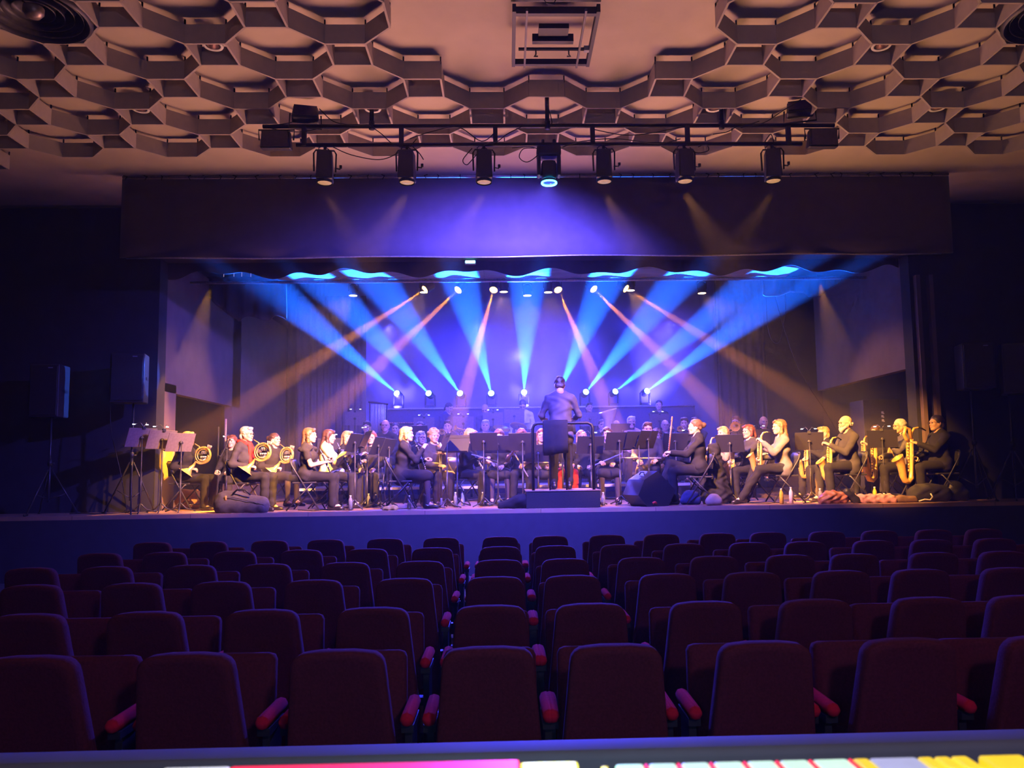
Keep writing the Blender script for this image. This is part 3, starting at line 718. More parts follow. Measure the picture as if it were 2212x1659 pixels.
# head: face towards +y, origin between the ears
def head_geo(h=.006, female=False):
    s = SDF()
    s.e((0, -.012, .035), (.076, .096, .088), k=.02).e((0, .03, -.005), (.062, .062, .075), k=.03)
    jw = .9 if female else 1
    s.c((0, .045, -.055), (0, .068, -.088), .045*jw, .026*jw, k=.03)
    for i in (-1, 1):
        s.c((i*.045, .0, -.035), (i*.02, .055, -.085), .03*jw, .022, k=.03)
        s.e((i*.04, .06, -.02), (.024, .024, .024), k=.02)
        s.c((i*.012, .088, .03), (i*.05, .07, .03), .012, .010, k=.015)
    s.c((0, .090, .012), (0, .103, -.020), .007, .0115, k=.012)
    s.e((0, .099, -.025), (.017, .010, .008), k=.01)
    for i in (-1, 1): s.e((i*.032, .103, .010), (.019, .018, .012), k=.012, cut=1)
    for i in (-1, 1): s.e((i*.031, .078, .010), (.014, .014, .012), k=.004)
    s.c((-.018, .094, -.052), (.018, .094, -.052), .007, k=.008); s.c((-.014, .092, -.062), (.014, .092, -.062), .008, k=.008)
    s.e((0, .112, -.0565), (.024, .012, .0016), k=.004, cut=1)
    for i in (-1, 1):
        s.e((i*.078, -.006, -.004), (.012, .022, .033), k=.01); s.e((i*.088, -.002, 0), (.007, .011, .018), k=.006, cut=1)
    s.c((0, -.022, -.05), (0, -.03, -.13), .054, .056, k=.03)
    v, f = s.run(h)
    c = v[f].mean(1); mi = np.zeros(len(f), int)
    for i in (-1, 1): mi[((c[:, 0]-i*.031)**2+(c[:, 2]-.010)**2 < .0105**2) & (c[:, 1] > .084)] = 1
    mi[(abs(c[:, 0]) < .024) & (abs(c[:, 2]+.057) < .011) & (c[:, 1] > .088)] = 2
    return v, f, mi
HEADG = {True: head_geo(.0065, True), False: head_geo(.0065, False)}
# hand: wrist at origin, fingers along +z, palm facing +y, thumb on +x
def hand_geo(curl, h=.0045):
    s = SDF(); k = .008
    s.c((0, 0, -.01), (0, 0, .02), .025, .027, k=.02, fd=(0, 1, 0), fl=.62)
    s.c((-.018, 0, .03), (-.024, .002, .078), .017, .013, k=.02, fd=(0, 1, 0), fl=.7)
    s.c((.012, 0, .03), (.022, .002, .08), .018, .013, k=.02, fd=(0, 1, 0), fl=.7)
    s.c((0, 0, .03), (0, 0, .082), .019, .014, k=.02, fd=(0, 1, 0), fl=.7)
    for x, L, sp in ((.029, .9, .10), (.010, 1.0, .03), (-.009, .94, -.04), (-.027, .74, -.12)):
        p = Vector((x, .002, .085)); a = curl*.35
        for seg, (l, r) in enumerate(((.040, .0086), (.026, .0080), (.020, .0072))):
            d = Vector((sin(sp)*cos(a), sin(a), cos(a)*cos(sp))); q = p+d*l*L; s.c(p, q, r, r*.93, k=.004); p = q; a += curl*(.95 if seg == 0 else .6)
    p = Vector((.022, .006, .018)); q = p+Vector((.030, .012+.01*curl, .028)); s.c(p, q, .013, .0105, k=.01)
    r = q+Vector((.008-.012*curl, .014*curl+.006, .030)); s.c(q, r, .0098, .0088, k=.004); t = r+Vector((-.004-.008*curl, .008*curl, .022)); s.c(r, t, .0088, .0078, k=.004)
    return s.run(h)
HANDG = {'grip': hand_geo(1.25), 'flat': hand_geo(.28), 'soft': hand_geo(.75)}
SK = lambda n, c: mat(n, c, .55, var=.04, scale=25)
SKIN = [SK('skin_light', (.62,.38,.27)), SK('skin_medium', (.50,.29,.19)), SK('skin_rosy', (.62,.33,.25))]
M_EYE = mat('eye_dark', (.05,.03,.025), .25); M_LIP = mat('lip', (.50,.18,.15), .5)
# hair shapes, in head coordinates
def hair_geo(kind, h=.007):
    s = SDF()
    if kind == 'bald':
        for i in (-1, 1): s.c((i*.074, -.03, .02), (i*.066, -.05, -.03), .016, .014, k=.02)
        s.c((-.05, -.088, .0), (.05, -.088, .0), .02, k=.02); s.c((-.045, -.078, -.035), (.045, -.078, -.035), .018, k=.02)
    else:
        s.e((0, -.02, .045), (.087, .103, .092), k=.02)
        if kind in ('short', 'crop'):
            s.c((-.05, -.07, -.03), (.05, -.07, -.03), .032, k=.03); s.c((-.035, -.066, -.06), (.035, -.066, -.06), .03, k=.03)
            if kind == 'short': s.c((-.05, .06, .105), (.045, .07, .10), .022, k=.03)
            for i in (-1, 1): s.c((i*.078, -.01, .03), (i*.078, .012, -.005), .010, .006, k=.01)
        if kind in ('bob', 'long', 'wavy', 'bobshort'):
            L = {'bob': -.12, 'bobshort': -.07, 'long': -.36, 'wavy': -.30}[kind]
            s.c((0, -.075, .02), (0, -.095, max(L, -.16)), .07, .066, k=.03, fd=(0, 1, 0), fl=.55)
            for i in (-1, 1):
                s.c((i*.072, -.02, .04), (i*.084, .0, -.10 if L < -.1 else -.06), .030, .026, k=.03)
                s.c((i*.035, -.075, .02), (i*.045, -.10, L), .045, .034, k=.03, fd=(0, 1, 0), fl=.7)
                if L < -.2:
                    s.c((i*.084, -.0, -.10), (i*.10, .035, L+.05), .028, .02, k=.03)
                    s.c((i*.02, -.10, -.15), (i*.03, -.125, L-.02), .05, .028, k=.03, fd=(0, 1, 0), fl=.6)
            s.c((-.02, .07, .105), (.05, .075, .085), .02, .016, k=.03)
        if kind == 'bun':
            s.e((0, -.135, .035), (.05, .045, .048), k=.02); s.c((-.05, -.07, -.02), (.05, -.07, -.02), .03, k=.03)
            for i in (-1, 1): s.c((i*.076, .0, .05), (i*.07, -.03, .0), .016, k=.02)
        if kind == 'curly':
            rs = random.Random(3)
            for q in range(60):
                th = rs.uniform(0, 2*pi); z = rs.uniform(-.5, 1); r = math.sqrt(max(0, 1-z*z))
                x, y, zz = .09*r*cos(th), -.025+.105*r*sin(th), .045+.10*z
                if y > .045 and zz < .09: continue
                s.e((x, y, zz), (.024, .024, .024), k=.01)
    if kind != 'bald':
        s.e((0, .125, -.035), (.056, .085, .108), k=.012, cut=1)
        s.e((0, .03, -.10), (.058, .085, .075), k=.012, cut=1)
    g = .004 if kind in ('long', 'wavy', 'bob', 'bobshort', 'short') else 0
    v, f = s.run(h, 0, fold=.0035 if kind != 'bald' else .001, fs=95 if kind in ('long', 'bob', 'short', 'bobshort') else 60)
    return npmesh('hair', v, f)
HAIR = {k: hair_geo(k) for k in ('bald', 'short', 'crop', 'bob', 'bobshort', 'long', 'wavy', 'bun', 'curly')}
HC = {k: mat('hair_'+k, c, .5, var=.3, scale=70) for k, c in dict(blond=(.48,.29,.09), brown=(.07,.032,.016), dark=(.025,.016,.014), grey=(.38,.36,.35), white=(.7,.68,.66), auburn=(.17,.05,.016), lightbrown=(.12,.06,.025)).items()}
def beard():
    s = SDF(); s.c((-.05, .03, -.05), (-.02, .075, -.095), .028, k=.02); s.c((.05, .03, -.05), (.02, .075, -.095), .028, k=.02); s.c((0, .078, -.075), (0, .07, -.125), .032, .024, k=.02)
    s.c((-.022, .10, -.042), (.022, .10, -.042), .008, k=.01); s.e((0, .118, -.0565), (.02, .014, .004), k=.004, cut=1)
    v, f = s.run(.006, fold=.002, fs=90); return npmesh('beard', v, f)
BEARD = beard()
def glasses():
    b = MB()
    for i in (-1, 1):
        b.tube([(i*.033+.023*cos(a*pi/8), .112, .010+.016*sin(a*pi/8)) for a in range(17)], .0018, 5)
        b.tube([(i*.056, .112, .014), (i*.078, .09, .014), (i*.084, 0, .006)], .0018, 5)
    b.tube([(-.01, .114, .012), (.01, .114, .012)], .0018, 5); return b.mesh('glasses', True)
GLASSES = glasses()
def shoe(kind):
    s = SDF()
    s.c((0, -.045, .04), (0, .12, .028), .042, .036, k=.03, fd=(0, 0, 1), fl=.85); s.c((0, .10, .026), (0, .155, .022), .036, .028, k=.03)
    s.c((0, -.04, .05), (0, -.035, .09 if kind == 'shoe' else .20), .040, .042, k=.03)
    s.e((0, .05, -.10), (.3, .5, .10), k=.005, cut=1)
    v, f = s.run(.0085); return npmesh('shoe', v, f)
SHOE = {k: shoe(k) for k in ('shoe', 'boot')}
CL = lambda n, c, r=.85: mat(n, c, r, var=.12, scale=14, bump=.15, spec=.2)
CLO = dict(black=CL('black_cloth', (.020,.018,.019)), blacktop=CL('black_knit', (.027,.024,.026)), charcoal=CL('charcoal_cloth', (.05,.045,.048)), grey=CL('grey_jacket', (.13,.12,.14)),
   white=CL('white_shirt', (.62,.58,.56)), cream=CL('cream_knit', (.72,.60,.36)), red=CL('red_cloth', (.62,.04,.03)), navy=CL('navy_cloth', (.03,.035,.09)), beige=CL('beige_coat', (.36,.26,.18)),
   suit=CL('suit_cloth', (.07,.062,.085), .6), plaid=CL('plaid_shirt', (.42,.26,.30)), jeans=CL('blue_denim', (.12,.17,.30)), tights=CL('dark_tights', (.06,.045,.05)), brown=CL('brown_cloth', (.16,.10,.07)))
def ik(a, t, l1, l2, pole):
    a, t = Vector(a), Vector(t); d = t-a; L = min(d.length, (l1+l2)*.995); u = d.normalized(); t = a+u*L
    x = (l1*l1-l2*l2+L*L)/(2*L); h = math.sqrt(max(0, l1*l1-x*x)); p = Vector(pole); p = (p-u*p.dot(u)).normalized()
    return a+u*x+p*h, t
def person(name_lab, px, Y, face, z=STZ, stand=False, lean=0, sx=1, female=False, hair='short', hc='dark', top='black', bottom='black', low='trousers', sleeves='long', hands=None,
           hmode=('grip', 'grip'), hyaw=0, hpitch=0, glass=False, bearded=False, skin=0, res=.016, crossed=False, scale=1, shoes='shoe', collar=None, scarf=None, ruffle=False, bend=0, X=None, spread=.13, hunch=0, legs=True, hem=0, vest=None, feet=None, htop='short'):
    x = XA(px, Y, z+(1.0 if stand else .9)) if X is None else X
    root = thing('person', name_lab, 'person', (x, Y, z+.001), rad(face)); root.scale = (scale,)*3
    F = female; sw = .165 if F else .19
    hz = .93 if stand else .53
    by = bend
    if stand:
        hip = Vector((0, 0, .93)); ch = Vector((0, .02+by*.45, 1.24-by*.12)); nk = Vector((0, .01+by*.8, 1.49-by*.3))
        hd = nk+Vector((0, .03+hunch+by*.25, .13-by*.05)); kn = [Vector((i*.11, .03, .50)) for i in (-1, 1)]; an = [Vector((i*.12, -.01, .09)) for i in (-1, 1)]
    else:
        hip = Vector((0, 0, .53)); ch = Vector((0, .01+lean*.6, .84)); nk = Vector((0, lean, 1.085)); hd = nk+Vector((0, .035+hunch, .128))
        kn = [Vector((-spread, .43, .53)), Vector((spread, .43, .53))]; an = [Vector((-spread-.01, .42, .09)), Vector((spread+.01, .44, .09))]
        if crossed: kn[1] = Vector((.02, .45, .64)); an[1] = Vector((-.14, .60, .28))
        if feet: an = [Vector(q) for q in feet]
    hj = [Vector((-.09, 0, hz+.02)), Vector((.09, 0, hz+.02))]
    sh = [nk+Vector((i*sw, 0, -.085)) for i in (-1, 1)]
    if hands is None: hands = [(-.13, .36, .66), (.13, .36, .66)]
    el, wr = [], []
    for i in (0, 1):
        e, w_ = ik(sh[i], hands[i], .29, .26, ((-1, 1)[i]*.55, -.5, -.9)); el.append(e); wr.append(w_)
    FD = (0, 1, 0)
    def torso(s, g, lo=True):
        s.c((-.07, 0, hz+.05), (.07, 0, hz+.05), .105+g, k=.05, fd=FD, fl=.95)
        wv = (.095 if F else .115)+g
        s.c((-.04, hip.y*.5+ch.y*.5, (hz+ch.z)/2), (.04, hip.y*.5+ch.y*.5, (hz+ch.z)/2), wv, k=.06, fd=FD, fl=.85)
        s.c((0, 0, hz+.08), ch, wv, wv+.01, k=.06, fd=FD, fl=.85)
        s.c(ch-Vector((.06, 0, 0)), ch+Vector((.06, 0, 0)), .105+g, k=.06, fd=FD, fl=.9)
        s.c(ch, nk-Vector((0, 0, .08)), .12+g, .10+g, k=.06, fd=FD, fl=.9)
        s.c(nk+Vector((-sw*.6, 0, -.095)), nk+Vector((sw*.6, 0, -.095)), .06+g, k=.05)
        for i in (-1, 1): s.c(nk+Vector((i*.03, -.01, .0)), nk+Vector((i*sw*.85, 0, -.075)), .038+g, .045+g, k=.04)
        if F:
            for i in (-1, 1): s.e(ch+Vector((i*.07, .085, .04)), (.06+g, .055+g, .055+g), k=.04)
    # body
    s = SDF(); torso(s, 0)
    for i in (0, 1):
        s.c(sh[i], el[i], .05, .038, k=.03); s.c(el[i], wr[i], .038, .026, k=.02)
        s.c(hj[i], kn[i], .085, .055, k=.04); s.c(kn[i], an[i], .055, .036, k=.02)
        s.c(an[i], an[i]+Vector((0, .10, -.045)), .033, .024, k=.02)
    s.c(nk+Vector((0, -.005, -.06)), hd+Vector((0, -.02, -.10)), .060, .056, k=.03)
    v, f = s.run(max(res, .015)); mi = np.zeros(len(f), int)
    Mh = Matrix.Translation(hd) @ RZ(hyaw) @ RX(hpitch)
    hv, hf, hm = HEADG[F]
    V = [v]; Fc = [f]; MI = [mi]; n = len(v)
    V.append(xf(hv, Mh)); Fc.append(hf+n); MI.append(hm); n += len(hv)
    for i in (0, 1):
        gv, gf = HANDG[hmode[i]]; d = (wr[i]-el[i]).normalized()
        pal = Vector(((1, -1)[i]*.5, .15, -.75)); pal = (pal-d*pal.dot(d)).normalized()
        xx = pal.cross(d)       # x axis
        Mx = Matrix.Identity(4); Mx.col[0][:3] = xx; Mx.col[1][:3] = pal; Mx.col[2][:3] = d; Mx = Matrix.Translation(wr[i]-d*.005) @ Mx
        gv2 = gv.copy(); flip = (i == 0)
        # thumb must point inwards / up
        if (Mx.to_3x3() @ Vector((1, 0, 0))).x*(1, -1)[i] < 0: gv2[:, 0] *= -1; gf = gf[:, ::-1]
        V.append(xf(gv2, Mx)); Fc.append(gf+n); MI.append(np.zeros(len(gf), int)); n += len(gv2)
    me = npmesh('body', np.concatenate(V), np.concatenate(Fc), np.concatenate(MI))
    put('body', me, [SKIN[skin], M_EYE, M_LIP], root)
    # top
    s = SDF(); g = .014; torso(s, g)
    hl = hem
    s.c((-.07, 0, hz+.04-hl), (.07, 0, hz+.04-hl), .124+g, k=.05, fd=FD, fl=.97)
    for i in (0, 1):
        if sleeves == 'none': s.c(sh[i], sh[i]+(el[i]-sh[i])*.12, .055, .05, k=.03); continue
        if sleeves == 'short': s.c(sh[i], sh[i]+(el[i]-sh[i])*.55, .064, .06, k=.03); continue
        s.c(sh[i], el[i], .058, .052, k=.035); e2 = el[i]+(wr[i]-el[i])*(.90 if sleeves == 'long' else .35); s.c(el[i], e2, .052, .042, k=.02)
    if ruffle:
        for i in (-1, 1):
            for q in range(7): a = q/6*pi; s.e(nk+Vector((i*(.13+.07*sin(a)), .09*cos(a), -.075-.05*sin(a))), (.032, .032, .032), k=.015)
    s.e(nk+Vector((0, .06, .035)), (.058, .07, .066), k=.015, cut=1)
    v, f = s.run(res, 0, fold=.0075, fs=random.uniform(24, 32)); put('top' if not (top in ('suit', 'grey', 'charcoal')) else 'jacket', npmesh('top', v, f), CLO[top], root)
    if vest:
        s = SDF(); torso(s, g+.012); s.c((-.07, .03, hz+.06), (.07, .03, hz+.06), .14, k=.05); s.c((0,.1,hz+.1),(0,.25,hz+.1),.09,.05,k=.05)
        s.e(nk+Vector((0, .06, .02)), (.08, .09, .12), k=.02, cut=1)
        v, f = s.run(res, 0, fold=.005, fs=30); put('vest', npmesh('vest', v, f), CLO[vest], root)
    # lower garment
    s = SDF(); g = .018
    if low == 'trousers':
        s.c((-.07, 0, hz+.02), (.07, 0, hz+.02), .118, k=.05)
        for i in (0, 1): s.c(hj[i], kn[i], .10, .072, k=.04); s.c(kn[i], an[i]+Vector((0, 0, .0)), .07, .062, k=.02)
    else:
        s.c((-.07, 0, hz+.02), (.07, 0, hz+.02), .122, k=.05)
        mk = (kn[0]+kn[1])/2
        for i in (0, 1): s.c(hj[i], kn[i]+(kn[i]-hj[i])*.02, .105, .085, k=.06)
        s.c((0, .05, hz), mk+Vector((0, -.02, -.02)), .11, .09, k=.08)
        if low == 'longskirt':
            for i in (0, 1): s.c(kn[i], kn[i]+(an[i]-kn[i])*.75, .09, .11, k=.08)
            s.c(mk, mk+Vector((0, -.05, -.28)), .09, .12, k=.08)
            s.c((0, -.04, hz-.02), (0, .06, .28), .10, .15, k=.08)
    v, f = s.run(res, 0, fold=.007, fs=random.uniform(20, 28)); put('trousers' if low == 'trousers' else 'skirt', npmesh('trousers', v, f), CLO[bottom], root)
    if low in ('skirt', 'longskirt') and bottom != 'bare':
        s = SDF()
        for i in (0, 1): s.c(kn[i], an[i], .058, .041, k=.02)
        v, f = s.run(max(res, .014)); put('tights', npmesh('tights', v, f), CLO['tights'], root)
    for i in (0, 1):
        o = put('shoe', SHOE[shoes], M_EBON, root); o.location = an[i]+Vector((0, 0, -.088)); o.rotation_euler.z = (-1, 1)[i]*-.12
        if crossed and i == 1: o.rotation_euler.x = .5
    hm_ = put('hair', HAIR[hair], HC[hc], root); hm_.matrix_local = Mh
    if bearded: o = put('beard', BEARD, HC['grey'], root); o.matrix_local = Mh
    if glass: o = put('glasses', GLASSES, M_BLK, root); o.matrix_local = Mh
    if collar:
        s = SDF(); s.c(nk+Vector((0, .105, -.22)), nk+Vector((0, .06, -.02)), .022, .045, k=.02, fd=FD, fl=.5); s.c(nk+Vector((-.045,0,.0)), nk+Vector((.045,0,.0)), .05, k=.02)
        v, f = s.run(.011); put('shirt_collar', npmesh('shirt', v, f), CLO[collar], root)
    if scarf:
        s = SDF()
        for q in range(12): a = q/11*2*pi; b_ = (q+1)/11*2*pi; s.c(nk+Vector((.085*cos(a), .085*sin(a)-.005, .0-.02*sin(a))), nk+Vector((.085*cos(b_), .085*sin(b_)-.005, .0-.02*sin(b_))), .034, k=.02)
        s.c(nk+Vector((.03, .11, -.05)), nk+Vector((.05, .15, -.38)), .04, .05, k=.02, fd=FD, fl=.5); s.c(nk+Vector((-.04, .10, -.05)), nk+Vector((-.05, .15, -.22)), .04, .045, k=.02, fd=FD, fl=.5)
        v, f = s.run(.012, 0, fold=.004, fs=50); put('scarf', npmesh('scarf', v, f), CLO[scarf], root)
    return root
# ---------------------------------------------------------------- furniture and instruments
def folding_meshes():
    o = {}
    b = MB(); b.rb((.39, .38, .03), .012, T3(0, .0, .435)); o['seat'] = b.mesh('seat')
    G = [[(x, -.20-.11*(z-.62)+.02*cos(x*7), z+(.03*cos(x*8) if z > .75 else 0)) for x in [-.19+.038*k for k in range(11)]] for z in (.58, .66, .74, .80)]
    b = MB(); b.sheet(G, .014); o['backrest'] = b.mesh('backrest', True)
    b = MB(); r = .0125
    pts = [(-.205, .25, .012), (-.205, -.19, .72), (-.19, -.225, .80), (-.15, -.235, .83), (.15, -.235, .83), (.19, -.225, .80), (.205, -.19, .72), (.205, .25, .012)]
    b.tube(pts, r, 7); o['long_frame'] = b.mesh('long_frame', True)
    b = MB(); b.tube([(-.22, -.27, .012), (-.22, .13, .43), (.22, .13, .43), (.22, -.27, .012)], r, 7); o['rear_frame'] = b.mesh('rear_frame', True)
    b = MB(); b.tube([(-.205, .20, .10), (.205, .20, .10)], .009, 6); o['stretcher'] = b.mesh('stretcher', True)
    return o
FM = folding_meshes()
def chair(loc, face, lab):
    t = thing('folding_chair', lab, 'chair', loc, rad(face), 'black folding chairs of the band')
    for k, me in FM.items(): put(k, me, M_STAND, t)
    return t
def stand_meshes():
    o = {}
    b = MB(); b.box((0, .0, 0), (.47, .008, .32)); b.box((0, .03, -.16), (.47, .065, .008)); b.box((0, .004, .10), (.46, .012, .008)); b.box((0, .004, .12), (.46, .012, .006)); o['desk'] = b.mesh('desk')
    b = MB(); b.tube([(0,-.03,0),(0,-.01,0)], .03, 10); b.tube([(-.03,-.03,0),(.03,-.03,0)], .012, 6); o['clutch'] = b.mesh('clutch', True)
    b = MB(); b.rb((.22, .006, .28), .002, T3(-.115, .012, -.155)); b.rb((.22, .006, .28), .002, T3(.115, .012, -.155)); o['sheet_music'] = b.mesh('sheet_music')
    for k in range(3):
        pass
    b = MB(); b.tube([(0, 0, .16), (0, .10, .06), (0, .26, .012)], .011, 6); o['leg'] = b.mesh('leg', True)
    return o
QM = stand_meshes()
def music_stand(px, py, Y, face, lab, z=STZ, tilt=22, music=False, light=False, sc=1, m=None):
    p = W(px, py, Y); hgt = max(.55, p.z-z)
    t = thing('music_stand', lab, 'music stand', (p.x, Y, z+.001), rad(face), 'black music stands of the band')
    M = T3(0, 0, hgt) @ RX(tilt)
    for k in ('desk', 'clutch')+(('sheet_music',) if music else ()):
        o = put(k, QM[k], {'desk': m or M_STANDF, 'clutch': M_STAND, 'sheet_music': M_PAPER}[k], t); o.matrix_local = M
    b = MB(); b.tube([(0, -.025, hgt-.02), (0, -.025, .16)], .010, 8); b.tube([(0, -.025, hgt*.55), (0, -.025, .10)], .015, 8); b.build('pole', M_STAND, t, True)
    for k in range(3): o = put('leg', QM['leg'], M_STAND, t); o.location.y = -.025; o.rotation_euler.z = k*2*pi/3+.4
    if light:
        l = thing('stand_light', ' '.join(('clip light on the '+lab.replace('black ', '', 1)).split()[:16]).rstrip(','), 'light', t.location, t.rotation_euler.z, 'clip lights on the music stands')
        top = M @ Vector((0, 0, .17))
        b = MB(); b.box((top.x, top.y, top.z-.006), (.05, .03, .045)); b.build('clip', M_BLK, l)
        for s in (-1, 1):
            e = top+Vector((s*.11, .10, .05)); b = MB(); b.tube([top+Vector((0, 0, .012)), top+Vector((s*.05, .02, .085)), e], .004, 5); b.build('gooseneck', M_CHR, l, True)
            b = MB(); b.rb((.042, .02, .012), .004, Matrix.Translation(e)); b.build('lamp_head', mat('clip_led', (.8,.85,.9), .3, emit=(.9,.93,1), es=3), l)
    return t
def flute_m():
    b = MB(); b.tube([(0,0,0),(0,0,.66)], .0105, 10); b.tube([(0,0,.60),(0,.012,.60)], .012, 8)
    k = MB()
    for z in [.10+.03*i for i in range(14)]: k.lathe([(.0001,.012),(.010,.012),(.010,.008)], 8, T3(0, .002, z) @ RX(-90))
    return [('tube', b.mesh('tube', True), M_SILV), ('keys', k.mesh('keys', True), M_SILV)]
def clar_m():
    b = MB(); b.lathe([(.004,0),(.009,.02),(.012,.07),(.0135,.09),(.0125,.10),(.014,.30),(.016,.31),(.0135,.32),(.0145,.56),(.02,.60),(.033,.655),(.030,.655),(.016,.60)], 14)
    k = MB()
    for i, z in enumerate([.14+.033*i for i in range(13)]):
        k.lathe([(.0001,.020),(.009,.019),(.009,.014)], 8, T3(0, 0, z) @ RZ((i % 3-1)*40) @ RX(-90)); 
    for z in (.095, .315, .58): k.lathe([(.0155,z),(.0165,z+.004),(.0155,z+.012)], 12)
    k.tube([(.015, .01, .14), (.016, .01, .5)], .0028, 5)
    return [('body', b.mesh('clarinet_body', True), M_EBON), ('keys', k.mesh('keys', True), M_SILV)]
def bassclar_m():
    b = MB(); b.tube([(0,0,.10),(0,0,.98)], .019, 12); n = MB(); n.tube([(0,.16,-.02),(0,.12,.03),(0,.04,.01),(0,0,.04),(0,0,.12)], [.008,.010,.012,.015,.018], 10)
    n.tube([(0,0,.96),(0,.0,1.02),(0,.04,1.06),(0,.09,1.03),(0,.13,.94),(0,.145,.90)], [.02,.022,.026,.034,.05,.062], 12, cap=False)
    k = MB()
    for i in range(20): k.lathe([(.0001,.028),(.013,.026),(.013,.018)], 8, T3(0, 0, .16+.04*i) @ RZ((i % 3-1)*45) @ RX(-90))
    k.tube([(.02,.012,.15),(.02,.012,.93)], .004, 5); k.tube([(-.02,.012,.25),(-.02,.012,.93)], .004, 5); k.tube([(0,0,.98),(0,0,1.12)], .004, 5)
    return [('body', b.mesh('bass_body', True), M_EBON), ('neck_and_bell', n.mesh('neck', True), M_SILV), ('keys', k.mesh('keys', True), M_SILV)]
def sax_m(s=1, bari=False):
    b = MB(); e = MB(); k = MB()
    b.tube([(0,.24,1.14),(0,.30,1.13),(0,.335,1.08),(0,.345,1.0),(0,.36,.62),(0,.372,.53),(0,.41,.49),(0,.455,.50),(0,.475,.56),(0,.49,.68),(0,.515,.75),(0,.535,.775)], [.010,.013,.016,.018,.030,.033,.034,.036,.040,.048,.062,.078], 14, cap=False)
    b.tube([(0,.533,.77),(0,.515,.745),(0,.49,.68)], [.074,.056,.04], 14, cap=False)
    if bari: b.tube([(0,.345,1.0),(-.01,.37,1.12),(-.015,.42,1.14),(-.01,.44,1.06),(0,.41,1.0),(0,.38,.98)], .021, 10)
    e.tube([(0,.15,1.10),(0,.20,1.13),(0,.25,1.14)], [.006,.011,.012], 8)
    for i in range(11):
        z = .98-.036*i; y = .345+.015*i/11
        k.lathe([(.0001,.012),(.019,.011),(.019,.002)], 10, T3(.012+.006*(i % 2), y+.034, z) @ RX(-90))
        k.lathe([(.0001,.010),(.013,.010),(.013,.0)], 8, T3(.034, y, z-.01) @ RY(90))
    k.tube([(.034,.33,1.0),(.036,.365,.56)], .0035, 5); k.tube([(-.03,.34,1.0),(-.034,.37,.56)], .0035, 5); k.tube([(.02,.40,.95),(.02,.41,.56)], .003, 5)
    return [('body', b.mesh('sax_body', True), M_BRASS), ('mouthpiece', e.mesh('mouthpiece', True), M_EBON), ('keys', k.mesh('keys', True), M_BRASS)]
def horn_m():
    b = MB(); k = MB()
    def loop(r, x, a0, a1, t, oy=0, oz=0): return [(x+.02*i/24, .35+oy+r*cos(a0+(a1-a0)*i/24), .93+oz+r*sin(a0+(a1-a0)*i/24)) for i in range(25)]
    b.tube([(0,.16,1.13),(.02,.22,1.10),(.05,.28,1.075)]+loop(.145, .05, 2.1, -4.3, 0), .0075, 8)
    b.tube(loop(.125, .075, 0, 6.2, 0), .009, 8); b.tube(loop(.10, .07, .5, 6.3, 0, .01), .008, 8)
    b.tube(loop(.145, .085, 1.2, -2.3, 0)+[(.12,.22,.76),(.15,.17,.70),(.17,.135,.655),(.18,.12,.63)], [.010]*12+[.012]*8+[.015]*5+[.024,.042,.085,.145], 16, cap=False)
    for i in range(3):
        k.tube([(.035,.33+.035*i,.90),(.10,.33+.035*i,.90)], .016, 10); k.tube([(.07,.315+.035*i,.88),(.07,.30+.035*i,.83),(.07,.325+.035*i,.825),(.07,.33+.035*i,.88)], .006, 6)
        k.tube([(.06,.32+.03*i,.95),(.06,.33+.03*i,1.0),(.06,.35+.03*i,1.0),(.06,.345+.03*i,.95)], .006, 6)
    return [('tubing', b.mesh('tubing', True), M_BRASS), ('valves', k.mesh('valves', True), M_SILV)]
def trumpet_m():
    b = MB(); k = MB()
    b.tube([(0,.15,1.12),(0,.17,1.12)], [.012,.006], 8); b.tube([(0,.17,1.12),(0,.46,1.10),(0,.50,1.07),(0,.46,1.04),(0,.28,1.045),(0,.25,1.065),(.0,.28,1.085),(.02,.50,1.085),(.02,.60,1.08),(.02,.64,1.078),(.02,.665,1.077)], [.006]*7+[.008,.016,.032,.060], 12, cap=False)
    for i in range(3): k.tube([(.01,.34+.028*i,1.02),(.01,.34+.028*i,1.14)], .0115, 8); k.tube([(.01,.34+.028*i,1.14),(.01,.34+.028*i,1.165)], .006, 6)
    return [('tubing', b.mesh('trumpet_tubing', True), M_BRASS), ('valves', k.mesh('valves', True), M_SILV)]
def tuba_m():
    b = MB(); k = MB()
    L = [(.0+.16*cos(a), .28, .86+.26*sin(a)) for a in [pi*.5+2*pi*i/24 for i in range(25)]]
    b.tube(L, .035, 12); b.tube([(-.16,.28,.86),(-.165,.28,.70),(-.10,.28,.62),(.02,.28,.60),(.12,.28,.68),(.16,.28,.85),(.17,.29,1.05),(.19,.30,1.22),(.22,.31,1.33),(.26,.32,1.40)], [.03,.035,.045,.055,.06,.07,.085,.11,.15,.20], 18, cap=False)
    b.tube([(0,.15,1.11),(-.04,.22,1.10),(-.12,.26,1.02)], .010, 8)
    for i in range(4): k.tube([(-.06+.04*i,.36,.76),(-.06+.04*i,.36,.92)], .018, 10); k.tube([(-.06+.04*i,.36,.76),(-.06+.04*i,.38,.66),(-.05+.04*i,.34,.66)], .010, 6)
    return [('tubing', b.mesh('tuba_tubing', True), M_SILV), ('valves', k.mesh('valves', True), M_SILV)]
def trombone_m():
    b = MB()
    b.tube([(0,.15,1.12),(0,.95,1.0),(0,.98,.97),(0,.95,.94),(-.03,.2,1.06),(-.06,.12,1.08)], .008, 8); b.tube([(-.06,.12,1.08),(-.09,-.12,1.12),(-.11,-.15,1.15),(-.11,-.12,1.18),(-.10,.2,1.15),(-.10,.42,1.12),(-.10,.5,1.11),(-.10,.54,1.105)], [.009,.009,.01,.01,.014,.03,.065,.10], 14, cap=False)
    return [('tubing', b.mesh('trombone_tubing', True), M_BRASS)]
